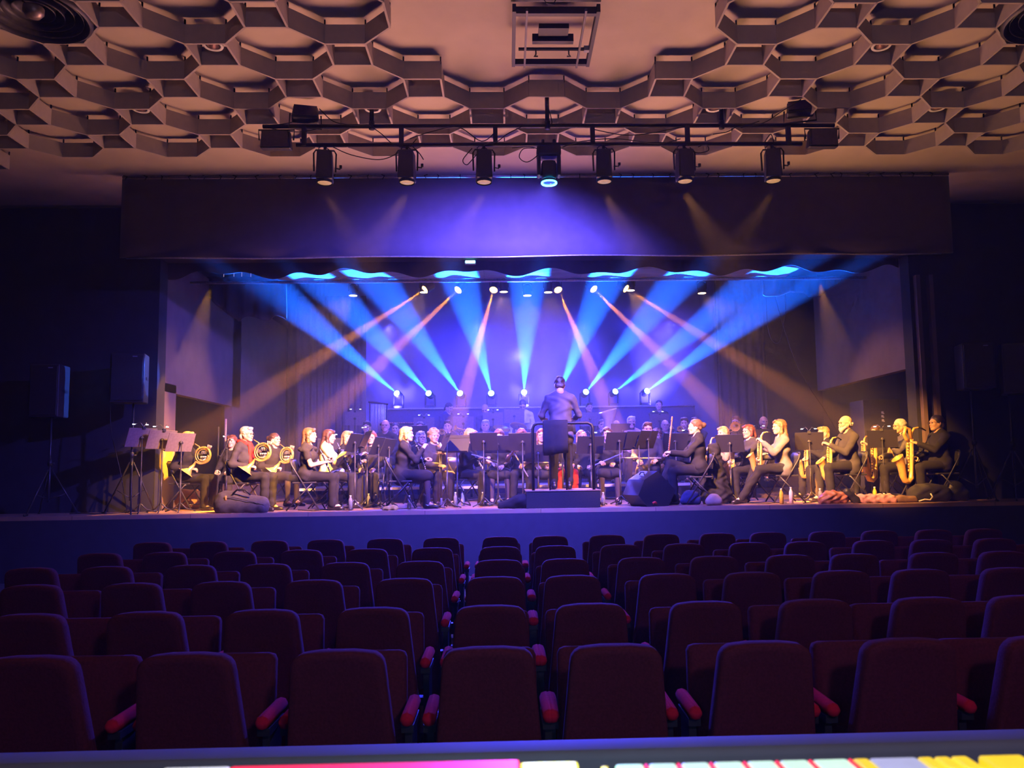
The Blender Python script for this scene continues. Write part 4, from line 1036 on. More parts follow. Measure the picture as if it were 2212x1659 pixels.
wf_ = flute_m(); INS = dict(wooden_flute=[(wf_[0][0], wf_[0][1], mat('rosewood_flute', (.30,.12,.05), .4)), wf_[1]], flute=flute_m(), clarinet=clar_m(), bass_clarinet=bassclar_m(), saxophone=sax_m(), baritone_saxophone=sax_m(bari=True), french_horn=horn_m(), trumpet=trumpet_m(), tuba=tuba_m(), trombone=trombone_m())
def instrument(kind, p, lab, M=None):
    bpy.context.view_layer.update()
    t = thing(kind, lab, kind.replace('_', ' '), (0, 0, 0), group=None)
    t.matrix_world = p.matrix_world @ (M or Matrix.Identity(4))
    for nme, me, mm in INS[kind]: put(nme, me, mm, t)
    return t
def stick(kind, p, a, b, lab): return instrument(kind, p, lab, between(a, b))
H1, H2 = STZ+R1, STZ+R2
def seated(lab, px, Y, face, z=STZ, ch=True, **k):
    p = person(lab, px, Y, face, z, **k)
    if ch:
        who = lab[lab.index('person')+7:] if 'person' in lab else lab
        chair((p.location.x, p.location.y, z+.001), face, ' '.join(('black folding chair under the person '+who).split()[:16]).rstrip(','))
    return p
CLH = [(.03, .33, .80), (-.03, .27, .93)]          # hands on a clarinet at the mouth (left lists first)
def HL(*a): return list(a)
sax_hands = [(-.04, .36, .98), (.06, .36, .74)]; sax_hands = [(-.06, .33, .97), (.07, .35, .72)]
horn_hands = [(-.01, .40, 1.03), (.15, .16, .71)]
def off(M, *v): return T3(*v)

# --- left of the stage
p = seated('person with short blond hair in black playing a horn at far left', 402, 13.3, -100, female=True, hair='bobshort', hc='blond', hands=horn_hands, hmode=('grip', 'soft'), skin=1, low='trousers')
instrument('french_horn', p, 'brass french horn played by the short-haired blond person at far left')
p = seated('person with grey hair, glasses, dark suit and red scarf playing a horn', 528, 12.75, -102, hair='short', hc='grey', top='charcoal', bottom='black', hands=horn_hands, glass=True, scarf='red', skin=2, scale=1.03, res=.014, hem=.04)
instrument('french_horn', p, 'brass french horn played by the grey-haired person in the red scarf')
seated('person with reddish brown hair hidden behind a stand, behind the red scarf player', 502, 14.7, 175, female=True, hair='bob', hc='auburn')
p = seated('person with tied brown hair and bare legs playing a horn', 590, 14.2, -112, female=True, hair='bun', hc='brown', hands=horn_hands, low='skirt', bottom='black')
instrument('french_horn', p, 'brass french horn played by the person with tied brown hair')
p = seated('person with long brown hair and ruffled short-sleeved black top, nearest on the left', 664, 12.62, -90, female=True, hair='long', hc='lightbrown', ruffle=True, sleeves='short', top='blacktop', hands=[(-.05,.35,.82),(.05,.32,.78)], res=.013, spread=.09)
stick('clarinet', p, (0,.20,1.0), (.0,.46,.42), 'black clarinet held low by the person with the ruffled top')
p = seated('person with long wavy brown hair in a cream cardigan', 706, 13.15, -84, female=True, hair='wavy', hc='brown', top='cream', vest='cream', hands=[(-.05,.33,.86),(.05,.30,.95)], hpitch=-8)
stick('clarinet', p, (0,.17,1.11), (.0,.42,.55), 'black clarinet played by the person in the cream cardigan')
p = seated('person with blond bob in black, behind the first clarinets', 748, 13.8, -112, female=True, hair='bob', hc='blond', hands=[(-.05,.33,.80),(.05,.32,.90)])
stick('clarinet', p, (0,.20,1.05), (.06,.44,.50), 'black clarinet held by the person with the blond bob')
p = seated('person with wavy auburn hair and glasses in a black sweater facing the hall', 803, 13.9, 178, female=True, hair='wavy', hc='auburn', glass=True, top='blacktop')
p = seated('person with short dark hair and glasses high behind the clarinets, left of the chimes', 793, 15.9, 180, z=H1, hair='short', glass=True, ch=False)
p = seated('person with blond bob in a black dress and ankle boots by the stage edge', 866, 12.62, -86, female=True, hair='bobshort', hc='blond', top='blacktop', hands=[(-.04,.40,.80),(.03,.36,.98)], low='skirt', shoes='boot', res=.013, spread=.07, hem=.05, lean=.06)
stick('clarinet', p, (0,.22,1.12), (.0,.44,.50), 'black clarinet held by the person in the black dress and boots')
p = seated('person with grey short hair and glasses holding a clarinet upright', 908, 14.2, -150, female=True, hair='bobshort', hc='grey', glass=True, hands=[(-.04,.33,.92),(.04,.33,.82)])
stick('clarinet', p, (0,.17,1.11), (.0,.36,.50), 'black clarinet played by the grey-haired person with glasses')
p = seated('person with curly blond hair playing a bass clarinet', 936, 13.6, -150, female=True, hair='curly', hc='blond', hands=[(-.03,.33,.90),(.04,.33,.70)], top='charcoal')
instrument('bass_clarinet', p, 'tall bass clarinet with silver keys, played by the person with curly blond hair', T3(0,.32,1.10) @ RX(180))
seated('bald person with glasses behind the auburn-haired clarinet player', 833, 15.4, 180, z=H1, hair='bald', hc='grey', glass=True, skin=2, ch=False)
seated('person with short dark hair seated left of the blond bob, back row', 855, 16.6, 180, z=H1, hair='crop', hc='brown', ch=False)
seated('rosy person with short brown hair, back row below a purple stand', 908, 16.2, 180, z=H1, hair='crop', hc='brown', skin=2, ch=False)
p = seated('person with dark hair playing a trumpet in the back row left of the middle', 968, 15.9, 175, z=H1, hair='short', hands=[(-.03,.36,1.06),(.04,.36,1.09)], ch=False)
instrument('trumpet', p, 'trumpet played by the dark-haired person in the back row')
person('person standing at the back in a navy shirt, looking down to the right', 962, 18.4, -130, z=H2, stand=True, hair='crop', top='navy', bend=.08, hpitch=-22, hands=[(-.2,.35,1.0),(.2,.4,1.02)])
p = seated('person with straight blond hair leaning over with a clarinet on the lap', 1002, 13.6, -118, female=True, hair='bob', hc='blond', hands=[(-.06,.36,.76),(.08,.34,.80)], lean=.10, hpitch=-18)
stick('clarinet', p, (.0,.22,.86), (.30,.56,.62), 'black clarinet lying on the lap of the leaning blond person')
p = seated('person with pale grey hair facing the hall between two big stands', 1049, 15.9, 180, z=H1, hair='short', hc='grey', skin=0, ch=False, hands=[(-.1,.3,.95),(.12,.3,.95)])
instrument('trumpet', p, 'brass flugelhorn held up beside the pale grey-haired person', T3(.28,-.1,-.02) @ RZ(-60) @ RX(14))
person('bald person standing bent over behind a purple stand at the back', 1052, 18.7, 170, z=H2, stand=True, hair='bald', hc='grey', skin=2, bend=.16, hpitch=-30, top='navy')
person('person standing at the back in a white shirt, looking down at the drums', 1130, 18.4, 176, z=H2, stand=True, hair='crop', top='white', bottom='jeans', hpitch=-35, bend=.06, hands=[(-.2,.35,.98),(.28,.3,.92)], scale=1.02)
p = seated('person with auburn hair in a short-sleeved top, left of the three flutes in the middle', 1078, 13.9, 182, female=True, hair='bob', hc='auburn', sleeves='short', hands=[(-.06,.38,.68),(.12,.40,.72)], low='skirt', hpitch=-15)
stick('flute', p, (-.12,.36,.70), (.40,.50,.86), 'silver flute on the lap of the auburn-haired person, left of the middle three')
p = seated('person with gold-red hair in a short-sleeved top behind the central stand', 1127, 13.75, 178, female=True, hair='bobshort', hc='auburn', sleeves='short', hands=[(-.05,.40,.70),(.15,.36,.92)], low='trousers', hpitch=-20)
stick('flute', p, (.20,.30,1.02), (-.06,.50,.58), 'silver flute held slanting by the gold-red-haired person behind the central stand')
p = seated('person with long auburn hair left of the conductor', 1170, 13.9, 180, female=True, hair='long', hc='auburn', hands=[(-.12,.38,.68),(.12,.38,.68)], low='skirt')
stick('flute', p, (-.30,.42,.72), (.34,.42,.74), 'silver flute resting across the lap of the long-haired person left of the conductor')
p = seated('person in red trousers half hidden behind the conductor', 1222, 14.0, 178, female=True, hair='bob', hc='auburn', bottom='red', hands=[(-.12,.38,.68),(.12,.38,.68)])
p = seated('person with gold hair just right of the conductor, behind a stand', 1256, 14.6, 182, female=True, hair='bob', hc='blond')
person('young person with dark hair standing at the back right of the conductor', 1274, 18.7, 172, z=H2, stand=True, hair='short', scale=.98, hyaw=20)
person('person with short hair standing at the back behind a purple stand, furthest right', 1424, 18.7, 184, z=H2, stand=True, hair='crop', hc='brown', hyaw=-20)
p = seated('person with the tuba, hidden behind stands right of the conductor', 1302, 16.2, 178, z=H1, hair='crop', hc='brown', hands=[(-.12,.36,.86),(.2,.3,.9)], ch=False)
instrument('tuba', p, 'large silver tuba with its bell tilted up right of the conductor', T3(.0,0,.08) @ RY(-14))
seated('rosy bald person right of the tuba', 1332, 16.5, 180, z=H1, hair='bald', hc='grey', skin=2, ch=False)
p = seated('white-haired person in a plaid shirt, back row right', 1364, 15.3, 180, z=H1, hair='short', hc='white', top='plaid', ch=False)
p = seated('tall person with glasses and dark jacket, flute on lap, looking up to the left', 1400, 13.6, 168, hair='short', hc='lightbrown', top='charcoal', hands=[(-.14,.36,.70),(.16,.40,.70)], glass=True, scale=1.06, hyaw=12, hem=.04)
stick('flute', p, (-.22,.38,.73), (.42,.44,.74), 'silver flute resting on the lap of the tall person with glasses')
p = seated('person with bright orange lit face in a black dress, flute across the knees', 1312, 13.6, 176, female=True, hair='long', hc='brown', hands=[(-.1,.36,.70),(.15,.36,.72)], low='skirt', res=.014)
stick('flute', p, (-.22,.34,.86), (.42,.46,.60), 'silver flute across the knees of the person in the black dress')
p = seated('person with curly auburn hair behind the tall person with glasses', 1420, 14.8, 165, female=True, hair='curly', hc='auburn')
seated('grey-haired person with a hand to the head in the back row', 1437, 16.6, 180, z=H1, hair='bald', hc='grey', skin=2, hands=[(-.12,.3,1.12),(.1,.36,.7)], ch=False, hmode=('flat','grip'))
for q, (px, l) in enumerate(((1480, 'left'), (1503, 'right'))):
    p = seated('%s of two trumpet players behind the bun-haired flutist' % l, px, 15.9, 160, z=H1, hair='short', hc='lightbrown', hands=[(-.03,.36,1.06),(.04,.36,1.09)], ch=False)
    instrument('trumpet', p, 'trumpet of the %s player of the pair in the back row' % l)
p = seated('person with hair in a bun and black cardigan, legs crossed, holding a flute upright', 1508, 12.68, 86, female=True, hair='bun', hc='lightbrown', hands=[(-.02,.42,.82),(.08,.44,.80)], crossed=True, res=.013, scale=1.05)
stick('wooden_flute', p, (.03,.47,.74), (.03,.40,1.30) , 'wooden flute held upright by the person with the bun')
p = seated('person with long blond hair in a beige coat, behind the black stand', 1566, 13.9, 118, female=True, hair='long', hc='blond', top='beige', hands=[(-.05,.33,.9),(.05,.34,.75)])
instrument('saxophone', p, 'alto saxophone held by the person in the beige coat')
p = seated('person with auburn bob and glasses playing a saxophone', 1622, 13.3, 108, female=True, hair='bobshort', hc='auburn', top='charcoal', glass=True, collar='cream', hands=sax_hands, res=.014)
instrument('saxophone', p, 'alto saxophone resting low in front of the person with the auburn bob', T3(0,.02,-.14))
seated('rosy bald person with a trombone, back row right', 1650, 15.8, 180, z=H1, hair='bald', hc='grey', skin=2, ch=False)
p = seated('person with short auburn hair playing a trombone behind the saxophones', 1592, 15.7, 150, z=H1, hair='short', hc='auburn', ch=False, hands=[(-.06,.2,1.1),(.03,.4,1.08)])
instrument('trombone', p, 'trombone held by the short auburn-haired person in the back row')
p = seated('person with long straight brown hair and grey jacket playing a saxophone', 1690, 12.78, 90, female=True, hair='long', hc='lightbrown', top='grey', glass=True, hands=sax_hands, res=.013, scale=1.04, hem=.05, low='trousers', feet=[(-.1,.72,.09),(.1,.62,.09)])
instrument('saxophone', p, 'alto saxophone played by the person in the grey jacket')
p = seated('person with short fair hair in black, behind the bearded player', 1784, 14.4, 98, hair='short', hc='blond', hands=[(-.04,.35,.9),(.05,.38,.75)])
instrument('saxophone', p, 'saxophone held by the fair-haired person behind the bearded player', T3(0,.04,-.1))
p = seated('bearded balding person with glasses and dark jacket, saxophone on the lap', 1833, 12.8, 98, hair='bald', hc='grey', top='charcoal', glass=True, bearded=True, hands=[(-.03,.33,.88),(.12,.36,.68)], hmode=('grip','flat'), res=.013, scale=1.08, skin=2, hem=.05)
instrument('saxophone', p, 'alto saxophone resting on the lap of the bearded person', T3(0,-.04,-.14))
p = seated('person looking down over a saxophone behind the stand right of the bearded player', 1897, 14.1, 112, hair='crop', hc='brown', hands=sax_hands, hpitch=-15)
instrument('saxophone', p, 'dark saxophone held by the person looking down')
p = seated('person with cropped grey hair, glasses and open black shirt playing tenor sax', 1950, 13.1, 95, hair='crop', hc='grey', top='suit', glass=True, hands=sax_hands, skin=1, scale=1.04, collar='black')
instrument('saxophone', p, 'tenor saxophone of the person with cropped grey hair', T3(0,.05,-.28) @ Matrix.Scale(1.25, 4))
p = seated('rightmost person, dark hair and glasses, playing a big baritone saxophone', 2030, 12.62, 94, hair='crop', hc='dark', glass=True, hands=[(-.05,.40,.9),(.08,.36,.68)], skin=1, scale=1.06)
instrument('baritone_saxophone', p, 'big baritone saxophone of the rightmost person', T3(0,.02,-.33) @ Matrix.Scale(1.3, 4))

# --- conductor on the podium
pxl, pxr = XA(1137, 12.18, 1.14), XA(1297, 12.18, 1.14)
t = thing('conductor_podium', 'low black podium box at the front edge of the stage', 'podium', ((pxl+pxr)/2, 12.66, STZ+.001))
b = MB(); b.rb((pxr-pxl, .94, .262), .006); b.build('box', M_BLKP, t)
b = MB(); b.rb((pxr-pxl+.02, .96, .018), .004, T3(0, 0, .262)); b.build('top_board', mat('podium_top', (.25,.16,.10), .5), t)
PT = STZ+.281
t = thing('podium_rail', 'black tubular safety rail at the hall side of the podium', 'rail', ((pxl+pxr)/2, 12.25, PT))
xl, xr = XA(1151, 12.25, 2)-t.location.x, XA(1281, 12.25, 2)-t.location.x; rh = W(1215, 914, 12.25).z-PT
b = MB(); b.tube([(xl,0,0),(xl,0,rh-.09),(xl+.02,0,rh-.03),(xl+.08,0,rh),(xr-.08,0,rh),(xr-.02,0,rh-.03),(xr,0,rh-.09),(xr,0,0)], .024, 10); b.build('hoop', M_BLK, t, True)
for px in (1187, 1223):
    x = XA(px, 12.25, 1.8)-t.location.x; b = MB(); b.tube([(x,0,0),(x,0,rh)], .012, 8); b.build('upright', M_BLK, t, True)
# jacket over the rail
jx = XA(1200, 12.25, 2); b = MB(); rz_ = PT+rh
G = []
for i, (y, z) in enumerate(((.05,-.45),(.045,-.25),(.035,-.05),(.02,.035),(0,.045),(-.03,.035),(-.05,-.05),(-.06,-.2),(-.065,-.35),(-.06,-.5))):
    G.append([(x, y+.018*sin(x*24+i*.3)*(abs(i-4) > 2), z+.02*sin(x*9)*(i in (0, 9))) for x in [-.20+.40*k/24 for k in range(25)]])
b.sheet(G, .02); o = b.build('draped_jacket', CLO['black'], None, True, (jx, 12.25, rz_)); tag(o, 'black jacket draped over the podium rail behind the conductor', 'jacket')
cp = person('conductor seen from behind in a dark tailored jacket, standing on the podium', 1211, 12.6, 0, z=PT, stand=True, hair='crop', hc='brown', top='suit', bottom='black', hands=[(-.25,.36,1.12),(.25,.36,1.12)], hpitch=-20, res=.012, hem=.17, scale=1.065)
t = music_stand(1214, 925, 13.35, 180, 'black music stand in front of the conductor', tilt=45)

# --- music stands: column, row of the desk centre, depth, facing, where
ST = [(305,945,12.45,62,'black music stand at far left, nearest the tall speaker tripod',STZ,1,1),(349,953,12.6,62,'second black music stand from the far left',STZ,0,1),(390,957,12.7,62,'third black music stand from the far left, by the blond horn player',STZ,0,0),
 (487,972,13.7,100,'black music stand left of the red scarf player',STZ,0,1),(764,958,12.75,70,'black music stand in front of the cream cardigan',STZ,0,0),(790,948,13.3,110,'black music stand behind the cream cardigan player',STZ,0,1),(815,962,13.1,70,'black music stand before the auburn-haired player',STZ,0,0),
 (838,964,13.3,70,'black music stand touching the blond bob player in black dress',STZ,0,0),(962,955,12.7,100,'black music stand seen edge-on left of the middle',STZ,0,0),(986,957,13.0,160,'black music stand in front of the straight blond hair',STZ,0,0),
 (1045,954,12.95,0,'wide black music stand left of the middle flutes',STZ,0,0),(1075,957,13.2,0,'black music stand overlapping the wide one at its right',STZ,0,0),(1129,958,12.95,0,'black music stand in front of the gold-red hair',STZ,0,0),(1163,976,13.3,-8,'low black music stand left of the podium rail',STZ,0,0),
 (1275,962,13.0,6,'black music stand just right of the podium rail',STZ,0,1),(1337,950,12.85,14,'wide black music stand right of the conductor',STZ,0,0),(1378,952,12.9,22,'left of two slanted black stands by the tall person with glasses',STZ,0,0),(1398,953,12.95,34,'right of two slanted black stands by the tall person with glasses',STZ,0,0),
 (1458,957,13.7,0,'black music stand behind the upright flute',STZ,0,0),(1490,957,13.9,-6,'black music stand right behind the upright flute',STZ,0,1),(1577,955,12.95,-38,'slanted black music stand between the bun and the saxophones',STZ,0,0),
 (1748,955,13.1,-20,'black music stand left of the bearded player',STZ,0,1),(1906,948,12.9,-36,'black music stand right of the bearded player',STZ,0,1),(713,966,14.4,180,'low black music stand between the ruffled top and the horns',STZ,0,1),
 (767,900,18.0,0,'purple lit music stand left of the chimes at the back',H2,0,1),(916,914,17.4,0,'purple lit music stand at the back left',H2,0,1),(1001,916,17.4,0,'purple lit music stand at the back, beneath the navy shirt',H2,0,1),(1065,903,17.8,0,'purple lit music stand in front of the bent bald person',H2,0,1),
 (1111,902,17.8,0,'purple lit music stand in front of the white shirt',H2,0,0),(1275,902,17.8,0,'purple lit music stand in front of the young standing person',H2,0,0),(1424,908,17.8,0,'purple lit music stand at the back right',H2,0,1),
 (900,935,15.2,0,'black stand low behind the grey clarinet player',H1,0,0),(1345,930,15.25,0,'black stand below the white-haired player',H1,0,0),(1640,940,15.2,0,'black stand hidden behind the saxophone players',H1,0,1)]
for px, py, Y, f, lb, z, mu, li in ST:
    music_stand(px, py+random.uniform(-4, 4), Y, f+random.uniform(-9, 9), lb, z+(.001 if z == STZ else 0), 24 if Y < 16 else 12, bool(mu), bool(li), m=mat('stand_desk_lit', (.16,.13,.15), .5) if (px < 400 or Y > 17) else None)  # stage light on far left and back desks put into a lighter colour
# ---------------------------------------------------------------- loudspeakers and tripods
def tripod(px, Y, ztop, lab, rz=0, spread=.42):
    x = XA(px, Y, STZ+.5); t = thing('speaker_stand', lab, 'speaker stand', (x, Y, STZ+.001), rad(rz), 'tripod stands of the loudspeakers'); h = ztop-STZ
    b = MB(); b.tube([(0,0,.22),(0,0,h)], .016, 8); b.tube([(0,0,.20),(0,0,h*.55)], .021, 8); b.build('pole', M_DKM, t, True)
    b = MB(); b.tube([(0,0,h*.5),(0,0,h*.5+.09)], .034, 10); b.tube([(0,0,h*.5+.04),(.07,0,h*.5+.04)], .012, 6); b.build('collar', M_BLKP, t, True)
    for k in range(3):
        a = k*2*pi/3+.3; d = Vector((cos(a), sin(a), 0))
        b = MB(); b.tube([d*.03+Vector((0,0,h*.46)), d*spread+Vector((0,0,.015))], .012, 6); b.tube([Vector((0,0,.24)), d*spread*.55+Vector((0,0,h*.21))], .008, 5); lg = b.build('leg', M_DKM, t, True)
        b = MB(); b.tube([d*(spread-.03)+Vector((0,0,.02)), d*(spread+.04)+Vector((0,0,.016))], .016, 6); b.build('rubber_foot', M_BLKP, lg, True)
    return t
def speaker(px0, px1, py0, py1, Y, rz, lab, dx=None, side=None):
    a = W(px0, py0, Y); c = W(px1, py1, Y); x = (a.x+c.x)/2; hh = a.z-c.z; ww = c.x-a.x
    t = thing('loudspeaker', lab, 'loudspeaker', (x, Y, c.z), rad(rz), 'loudspeakers on tripods')
    b = MB(); w_ = ww*.82; b.rb((w_, .36, hh), .02); b.build('cabinet', mat('speaker_cabinet', (.02,.02,.024), .55, var=.1, scale=80, bump=.2), t)
    b = MB(); b.rb((w_*.9, .02, hh*.92), .006, T3(0, -.185, hh*.04)); b.build('grille', mat('speaker_grille', (.018,.018,.022), .6, .2), t)
    b = MB(); b.box((w_/2+.002, .02, hh*.5), (.012, .14, .05)); b.build('handle', M_BLK, t)
    b = MB(); b.box((w_*.22, -.197, hh*.93), (.07, .004, .014)); b.build('badge', mat('grey_badge', (.25,.25,.3), .5), t)
    return t
speaker(72, 142, 790, 902, 12.5, 4, 'loudspeaker at the far left whose side glows blue'); tripod(106, 12.5, W(106, 902, 12.5).z, 'tripod under the far left loudspeaker')
speaker(240, 320, 766, 871, 12.5, 14, 'loudspeaker second from the left, in front of the dark wall'); tripod(283, 12.5, W(283, 871, 12.5).z, 'tripod under the second loudspeaker from the left', 40)
speaker(2064, 2148, 744, 842, 12.52, -12, 'loudspeaker at the right beside the baritone sax player'); tripod(2108, 12.52, W(2108, 842, 12.52).z, 'tripod under the right loudspeaker', 20)
speaker(2156, 2240, 744, 852, 12.45, -24, 'loudspeaker cut off by the right edge of the picture'); tripod(2190, 12.45, W(2190, 852, 12.45).z, 'tripod under the far right loudspeaker', -20)
o = cable('cable', [W(238,870,12.55), W(240,930,12.5), W(252,985,12.45), W(262,1030,12.4)]+[Vector((XA(275,12.35,STZ), 12.35, STZ+.02))], .006, 'thin black cable hanging from the second loudspeaker from the left', 'speaker cables')
# wedge monitor
pl_, pr_ = XA(1350, 12.3, STZ+.2), XA(1460, 12.3, STZ+.2)
t = thing('wedge_monitor', 'black wedge floor monitor right of the podium', 'loudspeaker', ((pl_+pr_)/2, 12.42, STZ+.002), rad(24))
b = MB(); prof = [(-.30, 0), (.26, 0), (.36, .22), (.06, .55), (-.10, .58), (-.34, .24)]; D_ = .46
prof = [(-.22,0),(.24,0),(.40,.24),(.02,.55),(-.26,.42),(-.40,.18)]
R_ = [[(x*.9, y, z*1.02) for x, z in prof] for y in (-D_/2, -D_/2+.02, D_/2-.02, D_/2)]; b.rings(R_); b.build('cabinet', M_BLKP, t)
b = MB(); b.box((0, 0, 0), (.38, .36, .012), T3(.19, 0, .405) @ RY(39)); b.build('grille', mat('wedge_grille', (.04,.04,.045), .5, .3), t)
b = MB(); b.tube([(-.13,-.07,.50),(-.12,-.05,.54),(-.12,.05,.54),(-.13,.07,.50)], .011, 6); b.build('handle', M_BLK, t)
b = MB(); b.tube([(-.1, -.24, .05), (-.07, -.26, .07), (-.04, -.25, .05)], .02, 8); b.build('red_plug', mat('red_plug', (.6,.03,.02), .4), t, True)
# ---------------------------------------------------------------- bags, coats, bottles
def blob(name, lab, cat, prims, px, Y, m, z=STZ, rz=0, fold=.006, fs=30, h=.014, grp=None, kids=()):
    s = SDF()
    for q in prims:
        if q[0] == 'c': s.c(*q[1:5], k=.04)
        else: s.e(q[1], q[2], k=.04)
    s.e((0, 0, -.5), (3, 3, .5), k=.004, cut=1)
    v, f = s.run(h, 0, fold=fold, fs=fs); x = XA(px, Y, z+.1)
    if not kids: return tag(put(name, npmesh(name, v, f), m, None, (x, Y, z+.001), rad(rz)), lab, cat, grp)
    t = thing(name, lab, cat, (x, Y, z+.001), rad(rz), grp); put('body', npmesh(name, v, f), m, t)
    for nme, bm, mm in kids: bm.build(nme, mm, t, True)
    return t
k1 = MB(); k1.tube([(-.12,-.14,.30),(-.05,-.16,.36),(.08,-.16,.36),(.16,-.14,.28)], .014, 6); k2 = MB(); k2.rb((.03,.02,.07), .006, T3(-.22,-.17,.20)); k3 = MB(); k3.tube([(-.36,-.15,.22),(-.1,-.17,.24),(.2,-.17,.17),(.38,-.15,.12)], .005, 4)
blob('instrument_bag', 'large black soft instrument bag lying at the left stage edge', 'bag', [('c',(-.30,0,.17),(.28,0,.12),.17,.13),('c',(-.30,-.05,.10),(.30,-.05,.08),.15,.12),('e',(-.2,0,.24),(.2,.13,.10))], 527, 12.3, mat('bag_cloth', (.05,.043,.04), .8, var=.15, scale=30, bump=.2), rz=-4, kids=(('handle', k1, M_BLK), ('buckle', k2, M_BRASS), ('zip', k3, M_BLK)))
blob('black_coat', 'heap of black clothes on the floor left of the podium', 'coat', [('c',(-.18,0,.04),(.16,0,.10),.07,.12),('e',(.12,.0,.12),(.16,.15,.10))], 1108, 12.32, CLO['black'])
blob('hanging_coat', 'long black coat hanging down behind the bun-haired person, off the chair', 'coat', [('c',(0,0,.92),(.05,.0,.10),.10,.17),('c',(.03,0,.75),(.16,.05,.15),.08,.14),('c',(0,0,.5),(-.12,.0,.10),.10,.13)], 1545, 12.78, CLO['black'], fold=.014, fs=34)
blob('handbag', 'small beige handbag on the floor behind the crossed legs', 'bag', [('c',(-.07,0,.06),(.07,0,.06),.07,.07),('e',(0,0,.13),(.09,.05,.06))], 1542, 12.28, CLO['beige'], fold=.002)
blob('blue_bag', 'dark blue bag under the chair of the bun-haired person', 'bag', [('c',(-.10,0,.07),(.10,0,.07),.08,.08),('e',(0,0,.16),(.13,.07,.08))], 1492, 12.62, CLO['navy'])
blob('brown_jacket', 'crumpled brown leather jacket on the right stage edge', 'jacket', [('c',(-.2,0,.05),(.1,0,.08),.09,.10),('e',(-.08,0,.12),(.15,.12,.09))], 1806, 12.3, mat('brown_leather', (.26,.10,.05), .5, var=.3, scale=12, bump=.4), fold=.016, fs=45)
blob('black_shoe_bag', 'black bag leaning between the brown jacket and the pink-lined coat', 'bag', [('c',(-.06,0,.18),(.08,0,.04),.06,.07)], 1838, 12.25, M_BLKP)
blob('pink_lined_coat', 'dark coat with a pale pink lining spread at the right stage edge', 'coat', [('c',(-.3,0,.04),(.3,0,.04),.08,.08),('c',(-.25,0,.10),(.25,0,.10),.04,.04)], 1888, 12.28, mat('pink_lining', (.40,.20,.24), .7, var=.4, scale=16), fold=.012, fs=40)
blob('brown_sweater', 'brown sweater lying beside the pink-lined coat', 'sweater', [('c',(-.12,0,.05),(.12,0,.04),.07,.06)], 1958, 12.26, CLO['brown'])
blob('black_rucksack', 'bulky black rucksack on the right stage edge', 'bag', [('c',(-.25,0,.10),(.2,0,.12),.13,.14),('e',(-.05,0,.20),(.28,.16,.10))], 2010, 12.4, mat('rucksack', (.018,.017,.02), .8, bump=.2))
blob('black_bag', 'black bag between the rucksack and the right tripod', 'bag', [('c',(-.10,0,.10),(.12,0,.10),.13,.12),('e',(.0,0,.22),(.14,.12,.12))], 2062, 12.5, M_BLKP)
b = MB(); b.tube([(0,0,.02),(.08,-.03,.05),(.16,-.05,.04),(.20,-.05,.09),(.18,-.03,.14)], .012, 5); tag(b.build('white_strap', M_WHITE, None, True, (XA(1985, 12.2, STZ), 12.2, STZ)), 'pale strap trailing at the stage edge in front of the rucksack', 'strap')
blob('yellow_paper', 'crumpled yellow paper bag under the chair by the boots', 'paper bag', [('c',(-.08,0,.02),(.08,0,.03),.04,.05)], 842, 12.35, mat('yellow_paper', (.8,.5,.08), .6), fold=.01, fs=60)
blob('brown_case', 'brown instrument case standing behind the blond horn player', 'case', [('c',(-.12,0,.12),(.14,0,.10),.12,.11),('c',(-.1,0,.25),(.1,0,.24),.10,.10)], 408, 13.75, mat('tan_case', (.35,.17,.11), .7))
def bottle(px, Y, h, m, lab, z=STZ, cap=M_WHITE, r=.033):
    t = thing('bottle', lab, 'bottle', (XA(px, Y, z+.1), Y, z+.001), group='bottles on the stage floor')
    b = MB(); b.lathe([(.0001,0),(r,.003),(r,h*.62),(r*.9,h*.72),(r*.45,h*.86),(r*.42,h*.93),(.0001,h*.93)], 16); b.build('body', m, t, True)
    b = MB(); b.lathe([(.0001,h),(r*.48,h*.995),(r*.48,h*.92),(.0001,h*.92)], 12); b.build('cap', cap, t, True)
M_PET = mat('clear_plastic', (.75,.8,.85), .12, trans=.75); M_YEL = mat('yellow_drink', (.85,.55,.05), .2, trans=.3)
for a in ((757,12.4,.24,M_PET,'clear water bottle beside the feet of the ruffled top'),(796,13.2,.24,M_PET,'clear water bottle under the auburn-haired person'),(812,13.4,.22,M_PET,'second clear bottle right of the one under the auburn-haired person'),(884,12.5,.22,M_PET,'clear water bottle behind the ankle boots'),
   (984,12.9,.25,M_PET,'clear water bottle left of the wide stand'),(1043,13.1,.24,M_PET,'clear water bottle below the wide stand'),(1077,13.3,.22,M_PET,'clear water bottle at the feet of the left flute player'),(1000,13.4,.28,M_WHITE,'white bottle under the leaning blond person'),
   (1303,12.7,.22,M_PET,'clear water bottle right of the podium'),(1709,12.32,.27,mat('pink_steel', (.8,.62,.62), .3),'pale pink steel bottle at the right stage edge'),(1688,12.35,.25,M_YEL,'glowing yellow bottle left of the pink one'),(1890,12.5,.25,M_YEL,'glowing yellow bottle behind the pink-lined coat'),
   (1910,12.55,.14,M_YEL,'small yellow bottle right of the glowing one'),(1842,13.2,.25,M_PET,'clear bottle behind the bearded player'),(1772,12.4,.24,M_PET,'clear bottle left of the brown jacket')): bottle(*a)
